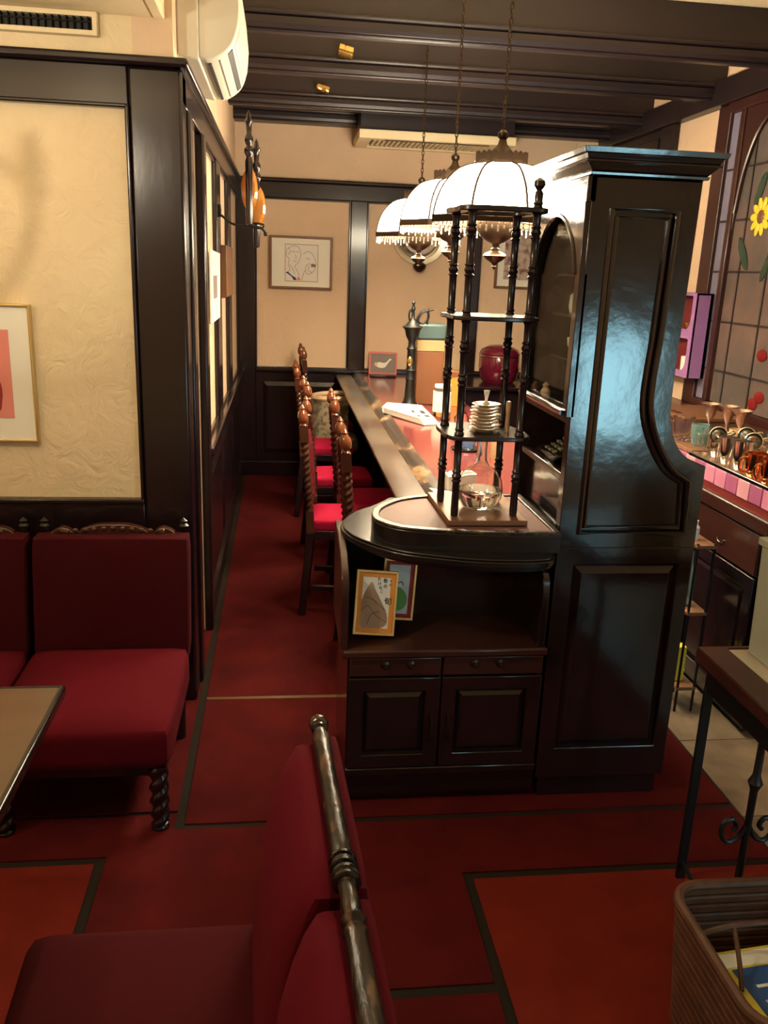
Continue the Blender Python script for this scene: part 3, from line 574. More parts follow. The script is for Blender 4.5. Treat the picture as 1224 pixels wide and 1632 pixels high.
MB().lathe([(0, .80), (.045, .80), (.05, .81), (.05, .93), (.04, .955), (0, .955)], (.865, 4.52, 0), 20).build('body', 'glass', jr); MB().lathe([(.0505, .825), (.0515, .825), (.0515, .935), (.0505, .935)], (.865, 4.52, 0), 20).build('label_band', 'mat', jr); MB().lathe([(0, .955), (.046, .955), (.046, .97), (0, .972)], (.865, 4.52, 0), 20).build('lid', 'ceramic', jr)
bt = thing('stoppered_bottle', 'squat glass bottle with round stopper beside labelled jar', 'bottle', (.89, 4.12, .80)); MB().lathe([(0, .80), (.035, .80), (.036, .86), (.02, .885), (.012, .90), (.012, .92), (0, .92)], (.89, 4.12, 0), 18).build('body', 'glass', bt); MB().ell((.89, 4.12, .932), .014, .014, .014).build('stopper', 'ceramic', bt)
ob = thing('orange_box', 'small orange carton on the counter beyond the coffee stand', 'box', (1.01, 4.9, .80)); B(.96, 1.06, 4.86, 4.95, .80, 1.0).build('carton', 'orangep', ob, bev=.003); B(.958, 1.062, 4.858, 4.952, .97, 1.003).build('flap', 'cardb', ob, bev=.002)
asht = thing('glass_ashtray', 'blue glass ashtray on a dark saucer on counter', 'ashtray', (.81, 3.62, .80)); MB().lathe([(0, .80), (.05, .80), (.068, .806), (.066, .81), (0, .808)], (.81, 3.62, 0), 20).build('saucer', 'black', asht); MB().lathe([(0, .809), (.035, .809), (.046, .845), (.040, .845), (.033, .818), (0, .816)], (.81, 3.62, 0), 20).build('bowl', 'blueglass', asht)
mb_ = thing('amber_bottle', 'slim amber bottle on the counter behind the flask', 'bottle', (.90, 3.45, .80)); MB().lathe([(0, .80), (.02, .80), (.02, .88), (.009, .91), (.009, .95), (0, .95)], (.90, 3.45, 0), 14).build('body', 'buff', mb_); MB().lathe([(.0, .95), (.01, .95), (.01, .962), (0, .963)], (.90, 3.45, 0), 14).build('cap', 'brass', mb_)
nb = thing('napkin_box', 'white paper napkin box at the counter end', 'napkin box', (.59, 2.88, .80)); B(.585, .685, 2.86, 2.93, .7995, .86).build('box', 'paper', nb, bev=.002); B(.595, .675, 2.875, 2.915, .858, .868).build('napkins', 'ceramic', nb, bev=.002)
mc = thing('menu_card', 'white menu card lying by the napkin box', 'card', (.57, 2.82, .806)); MB().prism([(.525, 2.90), (.545, 2.765), (.62, 2.77), (.592, 2.852)], 'z', .8058, .8088).build('card', 'paper', mc, smooth=False); B(.555, .60, 2.79, 2.83, .8087, .8095).build('print', 'ink', mc, smooth=False)
rc = thing('red_cooker', 'round dark red enamel cooker with lid on side counter', 'cooker', (1.56, 6.05, .80))
MB().lathe([(0, .80), (.11, .80), (.135, .83), (.145, .90), (.145, .985), (.14, .995), (0, .995)], (1.56, 6.05, 0), 28).build('pot', 'enamel', rc); MB().lathe([(0, .995), (.146, .995), (.148, 1.005), (.13, 1.035), (.08, 1.062), (.02, 1.07), (0, 1.07)], (1.56, 6.05, 0), 28).build('lid', 'enamel', rc); MB().lathe([(.146, .985), (.150, .99), (.146, .996)], (1.56, 6.05, 0), 28).build('band', 'silver', rc)

# ------------------------------------------------------------------ counter chairs
def bar_chair():
    t = thing('counter_chair', 'x', 'chair', (0, 0, 0), 'counter chairs', local=True)
    def lean(v):
        z = v.z
        return (v.x-(max(0, z-.42)*.085)-max(0, .42-z)*.09, v.y, z)
    for sy in (-1, 1):
        y = sy*.135
        p = MB().twist((-.155, y, 0), .0165, .50, .815, 5.5, 12)
        p.box(-.173, -.137, y-.018, y+.018, .815, .885).box(-.173, -.137, y-.018, y+.018, .40, .50)
        p.fn(lean).build('back_post', 'twist', t, angle=60)
        MB().lathe([(.012, .883), (.018, .889), (.012, .897), (.021, .905), (.0245, .922), (.021, .942), (.011, .957), (.0135, .963), (.006, .975), (0, .979)], (-.155, y, 0), 16).fn(lean).build('finial', 'acorn', t)
        MB().box(-.172, -.138, y-.017, y+.017, 0, .40).fn(lean).build('leg', 'wood', t, bev=.003)
        f = MB().twist((.14, y, 0), .016, .08, .36, 4, 12).box(.122, .158, y-.018, y+.018, 0, .08).box(.122, .158, y-.018, y+.018, .36, .41)
        f.build('leg', 'wood', t, angle=60)
    MB().cushion(-.165, .165, -.15, .15, .405, .465, .6, .012, 7).build('seat', 'magenta', t)
    MB().rect('z', -.165, .165, -.15, .15, .03, .37, .412).build('seat_frame', 'wood', t, bev=.003)
    MB().cushion(-.166, -.138, -.118, .118, .53, .83, .6, .006, 6, 'x').fn(lean).build('back_pad', 'velvet', t)
    for (z0, z1) in ((.845, .875), (.49, .515)): MB().box(-.165, -.145, -.12, .12, z0, z1).fn(lean).build('cross_rail', 'twist', t, bev=.002)
    for y in (-.135, .135): B(-.15, .14, y-.009, y+.009, .12, .145).build('stretcher', 'wood', t, bev=.002)
    return t
CH = [((.325, 4.60, 0), 3, 'counter chair with twisted posts pulled out, two chairs short of the fabric tub chair'),
      ((.435, 3.25, 0), 0, 'counter chair with twisted posts pushed in beside the rounded counter end'),
      ((.30, 3.79, 0), -5, 'counter chair pulled out into the aisle with its red back edge showing'),
      ((.445, 4.10, 0), 0, 'counter chair pushed in, across the counter from the glass ashtray'),
      ((.29, 5.42, 0), 0, 'counter chair with orange finials standing apart, beside the fabric tub chair')]
c0 = bar_chair()
for i, (l, a, lab) in enumerate(CH):
    o = c0 if i == 0 else dup(c0); o.location = l; o.rotation_euler = (0, 0, R(a)); o['label'] = lab
o = dup(c0); o.location = (.34, 6.1, 0); o.scale = (1, 1, 1.05); o['label'] = 'counter chair against the back wall below the framed drawing'
tb = thing('tub_chair', 'beige patterned fabric tub chair with curved rim near the back wall', 'chair', (.36, 5.76, 0))
pts = [(.36+.15*math.cos(R(a)), 5.76+.13*math.sin(R(a))) for a in range(60, 301, 20)]
po = [(.36+(x-.36)*1.12, 5.76+(y-5.76)*1.12) for x, y in pts]
MB().prism(pts+po[::-1], 'z', .30, .70).build('shell_back', 'fabric', tb); MB().tube([(x, y, .71+.05*(x-.22)) for x, y in [((a[0]+b[0])/2, (a[1]+b[1])/2) for a, b in zip(pts, po)]], .017, 8).build('rim', 'tan', tb)
MB().cushion(.24, .52, 5.64, 5.88, .34, .45, .7, .01, 6).build('seat', 'fabric', tb)
for (x, y) in ((.27, 5.67), (.27, 5.85), (.47, 5.67), (.47, 5.85)): MB().lathe([(.012, 0), (.018, .36)], (x, y, 0), 10).build('leg', 'wood', tb)

# ------------------------------------------------------------------ pendant lamps
def pendant():
    t = thing('pendant_lamp', 'x', 'lamp', (0, 0, 0), 'pendant lamps over the counter', local=True)
    n = 8; prof = catmull([(.088, .175), (.150, .155), (.200, .105), (.225, .05), (.235, 0)], 3)
    for k in range(n):
        a0, a1 = 2*math.pi*(k+.03)/n, 2*math.pi*(k+.97)/n; m_ = MB(); vs = []; fs = []
        for (r, z) in prof:
            for a in (a0, a1): vs.append((r*math.cos(a), r*math.sin(a), z))
        for (r, z) in prof:
            for a in (a0, a1): vs.append(((r-.004)*math.cos(a), (r-.004)*math.sin(a), z-.002))
        q = len(prof)
        fs = [(2*i, 2*i+1, 2*i+3, 2*i+2) for i in range(q-1)]+[(2*q+2*i, 2*q+2*i+2, 2*q+2*i+3, 2*q+2*i+1) for i in range(q-1)]
        fs += [(2*i, 2*i+2, 2*q+2*i+2, 2*q+2*i) for i in range(q-1)]+[(2*i+1, 2*q+2*i+1, 2*q+2*i+3, 2*i+3) for i in range(q-1)]
        m_.add(vs, fs).build('shade_panel', 'shade', t)
        a = 2*math.pi*k/n; MB().tube([(r*math.cos(a), r*math.sin(a), z) for r, z in prof], .0045, 6).build('rib', 'bronze', t)
    oc = [(math.cos(2*math.pi*k/n), math.sin(2*math.pi*k/n)) for k in range(n)]
    MB().ring([(.24*x, .24*y) for x, y in oc], [(.226*x, .226*y) for x, y in oc], 'z', -.018, .006).build('rim_band', 'bronze', t)
    cr = MB()
    for k in range(n):     # scalloped crown
        a0, a1 = 2*math.pi*k/n, 2*math.pi*(k+1)/n
        A = Vector((.094*math.cos(a0), .094*math.sin(a0), 0)); Bv = Vector((.094*math.cos(a1), .094*math.sin(a1), 0))
        pts = [(0, .172), (1, .172)]+[(1-u, .204+.010*abs(math.sin(u*3*math.pi))) for u in [i/12 for i in range(13)]]
        nn = len(pts); vo = [A.lerp(Bv, u)+Vector((0, 0, z)) for u, z in pts]; vi = [Vector((v.x*.95, v.y*.95, v.z)) for v in vo]
        cr.add(vo+vi, [tuple(range(nn)), tuple(range(nn, 2*nn))[::-1]]+[(i, (i+1) % nn, nn+(i+1) % nn, nn+i) for i in range(nn)])
    cr.build('crown', 'bronze', t, smooth=False)
    MB().lathe([(.09, .185), (.05, .20), (.03, .225), (.016, .24), (.012, .255), (.018, .263), (.018, .275), (.008, .285), (0, .287)], (0, 0, 0), 16).build('cap', 'bronze', t)
    ch = MB(); z = .285; i = 0
    while z < .955:
        ch.tube([(.006*math.cos(a)*(i % 2), .006*math.cos(a)*((i+1) % 2), z+.012+.014*math.sin(a)) for a in [2*math.pi*k/8 for k in range(8)]], .0022, 5, True); z += .021; i += 1
    ch.build('chain', 'bronze', t)
    MB().lathe([(0, .950), (.030, .950), (.035, .990), (0, .991)], (0, 0, 0), 16).build('ceiling_rose', 'bronze', t)
    fr = MB()
    for k in range(72):
        a = 2*math.pi*(k+.5)/72; u = (a % (2*math.pi/n))/(2*math.pi/n)-.5; r = .236*math.cos(math.pi/n)/math.cos(u*2*math.pi/n)
        for j in range(3 if k % 2 else 2): fr.ell((r*math.cos(a), r*math.sin(a), -.024-.0105*j), .0036, .0036, .0055, 6, 4)
    stuff(fr.build('bead_fringe', 'beads', t))
    MB().lathe([(0, -.01), (.075, -.01), (.073, -.03), (.055, -.055), (.032, -.072), (.014, -.08), (.009, -.092), (.016, -.097), (.012, -.102), (.037, -.112), (.042, -.12), (.028, -.134), (.010, -.144), (.007, -.15), (.010, -.156), (0, -.167)], (0, 0, 0), 18).build('bottom_finial', 'bronze', t)
    MB().tube([(0, 0, -.01), (0, 0, .19)], .006, 8).build('stem', 'bronze', t)
    for k in range(3):
        a = 2*math.pi*k/3+.5; MB().tube([(0, 0, -.002), (.12*math.cos(a), .12*math.sin(a), .0), (.23*math.cos(a), .23*math.sin(a), -.004)], .004, 6).build('spider_arm', 'bronze', t)
        MB().ell((.075*math.cos(a), .075*math.sin(a), .07), .028, .028, .038, 12, 8).build('bulb', 'bulb', t)
    return t
LP = [((.718, 4.655, 1.738), 'pendant lamp furthest along the counter, before the round wall plate'), ((.735, 3.85, 1.758), 'pendant lamp between the other two hanging over the counter'), ((.735, 3.02, 1.733), 'pendant lamp right beside the tall display cabinet and coffee stand')]
p0 = pendant()
for i, (l, lab) in enumerate(LP):
    o = p0 if i == 0 else dup(p0); o.location = l; o['label'] = lab; o.rotation_euler = (0, 0, R(10))
    for k in range(3):
        a = 2*math.pi*k/3+.5+R(10); point('pendant_bulb_light', (l[0]+.11*math.cos(a), l[1]+.11*math.sin(a), l[2]+.03), BULB_W, WARM, .03)

# ------------------------------------------------------------------ back wall
dp = thing('line_drawing', 'framed ink drawing of faces with blue and red patches on back wall', 'picture', (.135, YB-.03, 1.40))
yb = YB-.02
MB().rect('y', -.092, .362, 1.398, 1.765, .016, yb-.018, yb+.019).build('frame', 'brownp', dp, bev=.003); B(-.078, .348, yb+.002, yb+.006, 1.412, 1.75).build('mount', 'mat', dp, smooth=False)
B(.02, .256, yb-.0005, yb+.003, 1.452, 1.708).build('sheet', 'paper', dp, smooth=False); MB().rect('y', .018, .258, 1.45, 1.71, .004, yb-.002, yb+.001).build('plate_mark', 'buff', dp, smooth=False)
U = lambda p: [(.02+.236*x, yb-.002, 1.452+.256*z) for x, z in catmull(p, 5)]
for p in ([(.05, .85), (.2, .95), (.4, .93), (.48, .75), (.44, .6), (.40, .5)], [(.05, .85), (.03, .7), (.12, .6), (.1, .45), (.14, .3), (.02, .22)], [(.40, .5), (.3, .42), (.36, .3), (.42, .18), (.40, .05)],
          [(.18, .78), (.24, .82), (.30, .78)], [(.33, .78), (.38, .81), (.42, .78)], [(.3, .72), (.34, .64), (.30, .62)], [(.25, .56), (.31, .54), (.36, .56)], [(.14, .45), (.22, .35), (.3, .2)],
          [(.55, .75), (.7, .82), (.85, .72), (.94, .5), (.88, .3), (.7, .2), (.62, .32), (.66, .45), (.78, .5)], [(.62, .32), (.56, .2), (.52, .05)], [(.7, .36), (.74, .28), (.82, .26)], [(.68, .42), (.73, .40), (.70, .34)], [(.62, .6), (.7, .64), (.76, .6)], [(.1, .9), (.15, .8), (.08, .72)]):
    MB().tube(U(p), .0011, 5).build('ink_line', 'ink', dp)
for (p, m_) in (([(.02, .22), (.08, .26), (.2, .16), (.32, .1), (.36, .03), (.26, .03), (.2, .12), (.08, .2)], 'bluep'), ([(.36, .03), (.38, .12), (.46, .08), (.5, .03)], 'pinkp'), ([(.78, .47), (.86, .5), (.94, .46), (.92, .40), (.80, .40)], 'slate')):
    MB().prism([(.02+.236*x, 1.452+.256*z) for x, z in p], 'y', yb-.0015, yb+.001).build('colour_patch', m_, dp, smooth=False)
fp = thing('flower_print', 'brown framed flower print on the back wall past the lamps', 'picture', (1.74, YB-.03, 1.47))
MB().rect('y', 1.575, 1.90, 1.455, 1.93, .016, yb-.012, yb+.019).build('frame', 'brownp', fp, bev=.003); B(1.588, 1.888, yb+.002, yb+.006, 1.468, 1.918).build('mount', 'mat', fp, smooth=False); B(1.64, 1.84, yb-.0, yb+.003, 1.52, 1.87).build('print', 'wallink', fp, smooth=False)
wp = thing('round_wall_plate', 'round grey rimmed plate on wall behind the farthest lamp', 'wall plate', (1.0, YB-.02, 1.55))
MB().lathe([(0, 0), (.13, 0), (.14, .012), (.165, .018), (.20, .022), (.205, .015), (.205, 0)], (0, 0, 0), 36, 'y').fn(lambda v: (1.0+v.x, YB-v.y, 1.80+v.z)).build('plate', 'silver', wp)
MB().lathe([(0, .004), (.12, .004), (.126, .016), (0, .02)], (0, 0, 0), 30, 'y').fn(lambda v: (1.0+v.x, YB-.004-v.y, 1.80+v.z)).build('centre', 'tan', wp)
MB().lathe([(0, 1.545), (.02, 1.55), (.045, 1.575), (.05, 1.60), (.03, 1.615), (0, 1.62)], (1.0, YB-.046, 0), 14).build('bracket', 'bronze', wp)
ac = thing('ceiling_cassette', 'pale ceiling air conditioner cassette with slatted grille near back wall', 'air conditioner', (1.0, 6.1, 2.36))
MB().ring([(.49, 5.90), (1.53, 5.90), (1.53, 6.40), (.49, 6.40)], [(.58, 5.985), (1.44, 5.985), (1.44, 6.36), (.58, 6.36)], 'z', 2.37, 2.425).build('panel', 'cream', ac, bev=.006)
B(.50, 1.52, 5.93, 6.225, 2.42, 2.722).build('housing', 'beam', ac, smooth=False); B(.575, 1.445, 5.98, 6.365, 2.395, 2.415).build('recess', 'acd', ac, smooth=False)
B(.66, 1.36, 5.94, 5.965, 2.367, 2.372).build('air_slot', 'acd', ac, smooth=False)
for i in range(26): B(.60+i*.0325, .60+i*.0325+.02, 6.04, 6.34, 2.378, 2.394).build('slat', 'cream', ac, smooth=False)
for (x, y, r) in ((.305, 4.72, .03), (.235, 5.66, .022)):
    s_ = thing('ceiling_spot', 'small brass spotlight fixed to the face of the second beam' if y < 5 else 'small brass spotlight fixed to the face of the third beam', 'spotlight', (x, y, 2.60))
    MB().lathe([(0, 0), (r*.7, 0), (r, .006), (r, .03), (r*.93, .032), (r*.93, .036), (r, .038), (r, .075), (r*.9, .078), (r*.8, .06), (0, .055)], (0, 0, 0), 18, 'x').fn(lambda v: (x-.035+v.x*.98+v.z*.2, y-.035+v.y, 2.60+v.z-v.x*.22)).build('can', 'brass', s_)
    B(x-.03, x-.005, y-.03, y+.016, 2.585, 2.60).build('bracket', 'brass', s_, bev=.002)

# ------------------------------------------------------------------ left wall
aw = thing('wall_air_conditioner', 'ivory wall mounted air conditioner above the picture rail', 'air conditioner', (-.24, 3.35, 2.165))
pf = [(XL, 2.175), (-.262, 2.165), (-.262, 2.50), (XL, 2.50)]
MB().prism(pf, 'y', 3.0, 3.70).build('chassis', 'acw', aw, bev=.006)
cf = catmull([(-.262, 2.172), (-.235, 2.168), (-.205, 2.178), (-.165, 2.21), (-.143, 2.26), (-.135, 2.33), (-.145, 2.42), (-.165, 2.50)], 4)+[(-.262, 2.50)]
MB().prism(cf, 'y', 3.004, 3.696).build('front_cover', 'acw', aw, bev=.006)
def slot(a, b): return MB().prism([a, b, (b[0]-.004, b[1]+.01), (a[0]-.004, a[1]+.01)], 'y', 3.05, 3.65)
MB().prism([(-.238, 2.163), (-.228, 2.165), (-.228, 2.175), (-.238, 2.175)], 'y', 3.05, 3.65).build('air_slot', 'acd', aw, smooth=False)
MB().prism([(-.174, 2.197), (-.160, 2.211), (-.168, 2.222), (-.182, 2.206)], 'y', 3.05, 3.65).build('air_slot', 'acd', aw, smooth=False)
MB().tube([(-.199, 3.05, 2.178), (-.199, 3.65, 2.178)], .003, 6).build('louvre_edge', 'acw', aw)
MB().prism([(-.15, 2.225), (-.137, 2.26), (-.131, 2.33), (-.139, 2.42), (-.160, 2.498), (-.17, 2.498), (-.17, 2.225)], 'y', 3.06, 3.64).build('front_flap', 'acw', aw, bev=.004)
pw = thing('white_poster', 'white notice sheet hanging on the passage wall by the door', 'poster', (XL+.012, 4.1, 1.28)); MB().prism([(3.81, 1.30), (4.34, 1.30), (4.40, 1.60), (3.81, 1.61)], 'x', XL+.021, XL+.027).build('sheet', 'paper', pw, smooth=False); B(XL+.0268, XL+.0285, 3.95, 4.16, 1.40, 1.50).build('print_block', 'slate', pw, smooth=False)
pb = thing('brown_wall_panel', 'brown slatted wooden plaque hanging on passage wall below bracket lamp', 'plaque', (XL+.03, 4.9, 1.385))
for i in range(4): B(XL+.001, XL+.045, 4.60+i*.147, 4.735+i*.147, 1.385, 1.645).build('slat', 'brownp', pb, bev=.003)
B(XL+.001, XL+.02, 4.62, 5.16, 1.42, 1.60).build('backing', 'wood', pb, smooth=False)
sn = thing('bracket_lamp', 'turned wooden bracket lamp with amber glass discs on curled iron arm', 'lamp', (-.16, 4.4, 1.74))
sx, sy_ = -.158, 4.40
for dy in (-.02, .035):
    MB().lathe([(0, 1.735), (.014, 1.74), (.018, 1.80), (.016, 1.86), (.018, 2.02), (.012, 2.04), (.022, 2.06), (.022, 2.075), (.012, 2.09), (.020, 2.11), (.020, 2.125), (.011, 2.14), (.014, 2.18), (.020, 2.195), (.012, 2.21), (.008, 2.23), (0, 2.245)], (sx+(.03 if dy > 0 else 0), sy_+dy*3, -(.10 if dy > 0 else 0)), 14).build('baluster', 'wood', sn)
for (dx, dy, z) in ((0, -.02, 1.90), (.035, .1, 1.83)):
    MB().lathe([(0, -.014), (.06, -.012), (.085, 0), (.06, .012), (0, .014)], (0, 0, 0), 22, 'y').fn(lambda v: (sx+dx+v.x*.46, sy_+dy+v.y*1.2, z+v.z*1.15)).build('amber_disc', 'amber', sn)
MB().tube([(x, sy_+.02, z) for x, z in catmull([(XL, 1.80), (-.29, 1.775), (-.25, 1.745), (-.2, 1.735), (-.16, 1.735), (-.11, 1.73), (-.09, 1.715), (-.085, 1.705)], 4)], .006, 7).build('iron_arm', 'iron', sn)
MB().tube([(x, sy_+.02, z) for x, z in catmull([(-.14, 1.728), (-.10, 1.728), (-.095, 1.745), (-.14, 1.748), (-.14, 1.728)], 4)], .005, 7).build('arm_loop', 'iron', sn); MB().ell((-.083, sy_+.02, 1.70), .010, .010, .010).build('arm_knob', 'iron', sn)
MB().lathe([(0, 0), (.03, 0), (.03, .012), (0, .016)], (0, 0, 0), 14, 'x').fn(lambda v: (XL+.02+v.x, sy_+.02+v.y, 1.80+v.z)).build('wall_rose', 'iron', sn)

# ------------------------------------------------------------------ front left: print, chandelier
fl_ = thing('coral_print', 'gold framed coral coloured print with white mount on cream wall', 'picture', (-1.02, 2.89, .958))
MB().rect('y', -1.24, -.798, .96, 1.405, .008, 2.872, 2.9).build('frame', 'gold', fl_, bev=.002); B(-1.234, -.804, 2.882, 2.886, .966, 1.399).build('mount', 'mat', fl_, smooth=False); B(-1.165, -.871, 2.880, 2.883, 1.039, 1.324).build('print', 'pinkp', fl_, smooth=False)
MB().prism(catmull([(-1.10, 1.05), (-.935, 1.05), (-.905, 1.10), (-.908, 1.16), (-.94, 1.18), (-1.02, 1.20), (-1.11, 1.17), (-1.13, 1.1)], 4, True), 'y', 2.878, 2.881).build('dark_shape', 'redp', fl_, smooth=False)
HX, HY = -1.11, 1.90
hd = thing('chandelier', 'iron chandelier with curved arms and lit bulbs over the left tables', 'lamp', (HX, HY, 1.9))
MB().tube([(HX, HY, 2.25), (HX, HY, 1.80)], .010, 8).build('stem', 'iron', hd); MB().ell((HX, HY, 1.80), .035, .035, .04).build('hub', 'iron', hd)
for k, (ax, ay) in enumerate(((.36, .34), (-.36, .34), (-.36, -.34), (.36, -.34))):
    MB().tube([(HX+ax*u, HY+ay*u, z) for u, z in catmull([(0, 1.80), (.25, 1.70), (.55, 1.66), (.85, 1.74), (.95, 1.84), (.80, 1.90), (.72, 1.84)], 5)], .011, 8).build('arm', 'iron', hd)
    MB().ell((HX+ax*.95, HY+ay*.95, 1.86), .026, .026, .02).build('cup', 'iron', hd)
    MB().lathe([(0, 1.86), (.012, 1.862), (.022, 1.89), (.018, 1.92), (0, 1.945)], (HX+ax*.95, HY+ay*.95, 0), 12).build('bulb', 'bulb', hd)
for ax, ay in ((.36, -.34), (-.36, -.34)): point('chandelier_light', (HX+ax*.95, HY+ay*.95-.04, 1.96), CHAN_W, (1, .85, .62), .03)

# ------------------------------------------------------------------ lounge chairs along the wall
def crest(xc, w, y, z):
    pts = catmull([(-w, 0), (-w*.96, .014), (-w*.88, .024), (-w*.78, .030), (-w*.68, .022), (-w*.60, .010), (-w*.45, .026), (-w*.25, .038), (0, .040), (w*.25, .038), (w*.45, .026), (w*.60, .010), (w*.68, .022), (w*.78, .030), (w*.88, .024), (w*.96, .014), (w, 0)], 3)
    return MB().prism([(xc+a, z+b) for a, b in pts], 'y', y, y+.03)
def lounge(xr, label):
    wd = .51; x0, x1 = xr-wd, xr; xc = (x0+x1)/2
    t = thing('lounge_chair', label, 'chair', (xc, 2.45, 0), 'red lounge chairs against the cream wall')
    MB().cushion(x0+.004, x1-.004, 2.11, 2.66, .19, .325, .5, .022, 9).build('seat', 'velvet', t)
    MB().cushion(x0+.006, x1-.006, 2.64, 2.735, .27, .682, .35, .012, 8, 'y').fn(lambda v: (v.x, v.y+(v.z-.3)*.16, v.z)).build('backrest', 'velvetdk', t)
    cr_ = crest(xc, .205, 2.755, .672).build('carved_crest', 'twist', t, bev=.003)
    for k in range(-4, 5): MB().ell((xc+k*.030, 2.753, .692+.008*(1-abs(k)/4)), .010, .005, .009, 8, 6).build('carving', 'twist', cr_)
    for s_ in (-1, 1): MB().ell((xc+s_*.155, 2.753, .688), .016, .006, .014, 10, 6).build('carving', 'twist', cr_)
    for x in (x0+.03, x1-.03): MB().lathe([(.014, .40), (.015, .66), (.010, .672), (.018, .684), (.018, .70), (.010, .708), (.014, .716), (0, .728)], (x, 2.79, 0), 12).build('post', 'black', t)
    for x in (x0+.045, x1-.042):
        MB().twist((x, 2.135, 0), .0235, .012, .20, 2.2, 14).lathe([(0, 0), (.026, 0), (.026, .012), (.02, .016)], (x, 2.135, 0), 14).build('leg', 'wood', t, angle=60)
        MB().lathe([(.020, 0), (.022, .2)], (x, 2.62, 0), 12).build('leg', 'wood', t)
    B(x0+.02, x1-.02, 2.13, 2.64, .17, .21).build('seat_base', 'wood', t, smooth=False)
    return t
lounge(-.297, 'red velvet lounge chair with carved crest beside the wall corner post')
lounge(-.297-.516, 'red velvet lounge chair against the wall below the coral print')

# ------------------------------------------------------------------ table at the left and bench in front
tt = thing('cafe_table', 'small dark wood cafe table with shiny rounded edge', 'table', (-.80, 1.40, 0))
B(-1.12, -.488, 1.0, 1.815, .585, .615).build('table_top', 'tablewood', tt, bev=.010)
MB().ring([(-1.122, .998), (-.486, .998), (-.486, 1.817), (-1.122, 1.817)], [(-1.108, 1.012), (-.500, 1.012), (-.500, 1.803), (-1.108, 1.803)], 'z', .59, .617).build('table_edge', 'black', tt, bev=.006)
MB().lathe([(.03, .0), (.045, .02), (.028, .06), (.024, .30), (.034, .34), (.026, .40), (.03, .585)], (-.80, 1.40, 0), 14).build('column', 'iron', tt)
for (ax, ay) in ((.30, 0), (-.30, 0), (0, .34), (0, -.34)):
    MB().tube([(-.80+ax*u, 1.40+ay*u, z) for u, z in catmull([(0, .07), (.3, .08), (.7, .05), (1, .016)], 4)], [.03]*4+[.026]*4+[.022]*4+[.016], 10).build('foot', 'iron', tt)
YJ, YE, RZ = .965, 1.385, .742
def bench(y0, y1, label, far):
    t = thing('bench_seat', label, 'bench', (-.15, (y0+y1)/2, 0), 'red bench seats with turned top rail')
    sk = lambda v: (v.x+(1.385-v.y)*.05, v.y, v.z)
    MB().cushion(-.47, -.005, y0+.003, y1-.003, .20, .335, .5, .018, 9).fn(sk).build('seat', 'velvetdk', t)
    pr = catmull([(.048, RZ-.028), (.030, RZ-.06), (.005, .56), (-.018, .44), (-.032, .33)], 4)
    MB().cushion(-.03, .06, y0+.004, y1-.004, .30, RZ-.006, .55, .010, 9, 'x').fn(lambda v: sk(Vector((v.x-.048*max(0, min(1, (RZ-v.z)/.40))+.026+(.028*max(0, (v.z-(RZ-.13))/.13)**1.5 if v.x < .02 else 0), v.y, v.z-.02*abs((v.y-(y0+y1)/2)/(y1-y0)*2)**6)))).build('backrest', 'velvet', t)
    MB().cushion(.06, .108, y0+.006, y1-.006, .22, RZ-.008, .6, .008, 9, 'x').fn(lambda v: sk(Vector((v.x+.03*max(0, min(1, (RZ-v.z)/.4))-.004, v.y, v.z)))).build('rear_cushion', 'velvet', t)
    L = y1-y0; rp_ = [(0, 0), (.017, .0), (.017, .012), (.011, .016), (.0205, .024), (.0205, .034), (.012, .040), (.017, .046), (.0165, L*.5), (.0145, L-.09), (.017, L-.085), (.0115, L-.074), (.017, L-.064), (.0125, L-.054), (.0145, L-.040), (.0125, L-.026), (.0125, L)] if not far else \
        [(0, 0), (.013, 0), (.013, .012), (.0195, .018), (.0195, .026), (.013, .031), (.018, .036), (.018, .046), (.0125, .052), (.016, .060), (.016, .11), (.0145, L*.6), (.0165, L-.035), (.0115, L-.030), (.0115, L-.018), (.008, L-.010), (.006, L+.004), (0, L+.004)]
    MB().lathe(rp_, (0, 0, 0), 18, 'y').fn(lambda v: sk(Vector((.070+v.x, y0+v.y, RZ+v.z)))).build('top_rail', 'worn', t)
    if far:
        MB().ell((0, 0, 0), .0185, .0185, .0175, 16, 10).fn(lambda v: sk(Vector((.070+v.x, y1+.012+v.y, RZ+v.z)))).build('knob', 'knobwood', t)
        MB().lathe([(.010, -.008), (.0145, -.004), (.0145, .001), (.009, .004)], (0, 0, 0), 16, 'y').fn(lambda v: sk(Vector((.070+v.x, y1-.006+v.y, RZ+v.z)))).build('collar', 'black', t)
        for dy in (.009, .021, .036, .052): MB().lathe([(.012, -.005), (.0205, -.002), (.0205, .002), (.012, .005)], (0, 0, 0), 16, 'y').fn(lambda v: sk(Vector((.070+v.x, y0+dy+v.y, RZ+v.z)))).build('turned_bead', 'black', t)
    for x in (-.39, .06):
        for y in (y0+.05, y1-.05): MB().twist((x, y, 0), .022, 0, .24, 2.6, 12).fn(sk).build('leg', 'wood', t, angle=60)
    B(-.40, .09, y0+.02, y1-.02, .18, .22).fn(sk).build('seat_base', 'wood', t, smooth=False)
bench(YJ, YE, 'red velvet bench seat whose top rail ends in a round knob', True)
bench(.50, YJ, 'red velvet bench seat joined behind the knobbed bench', False)

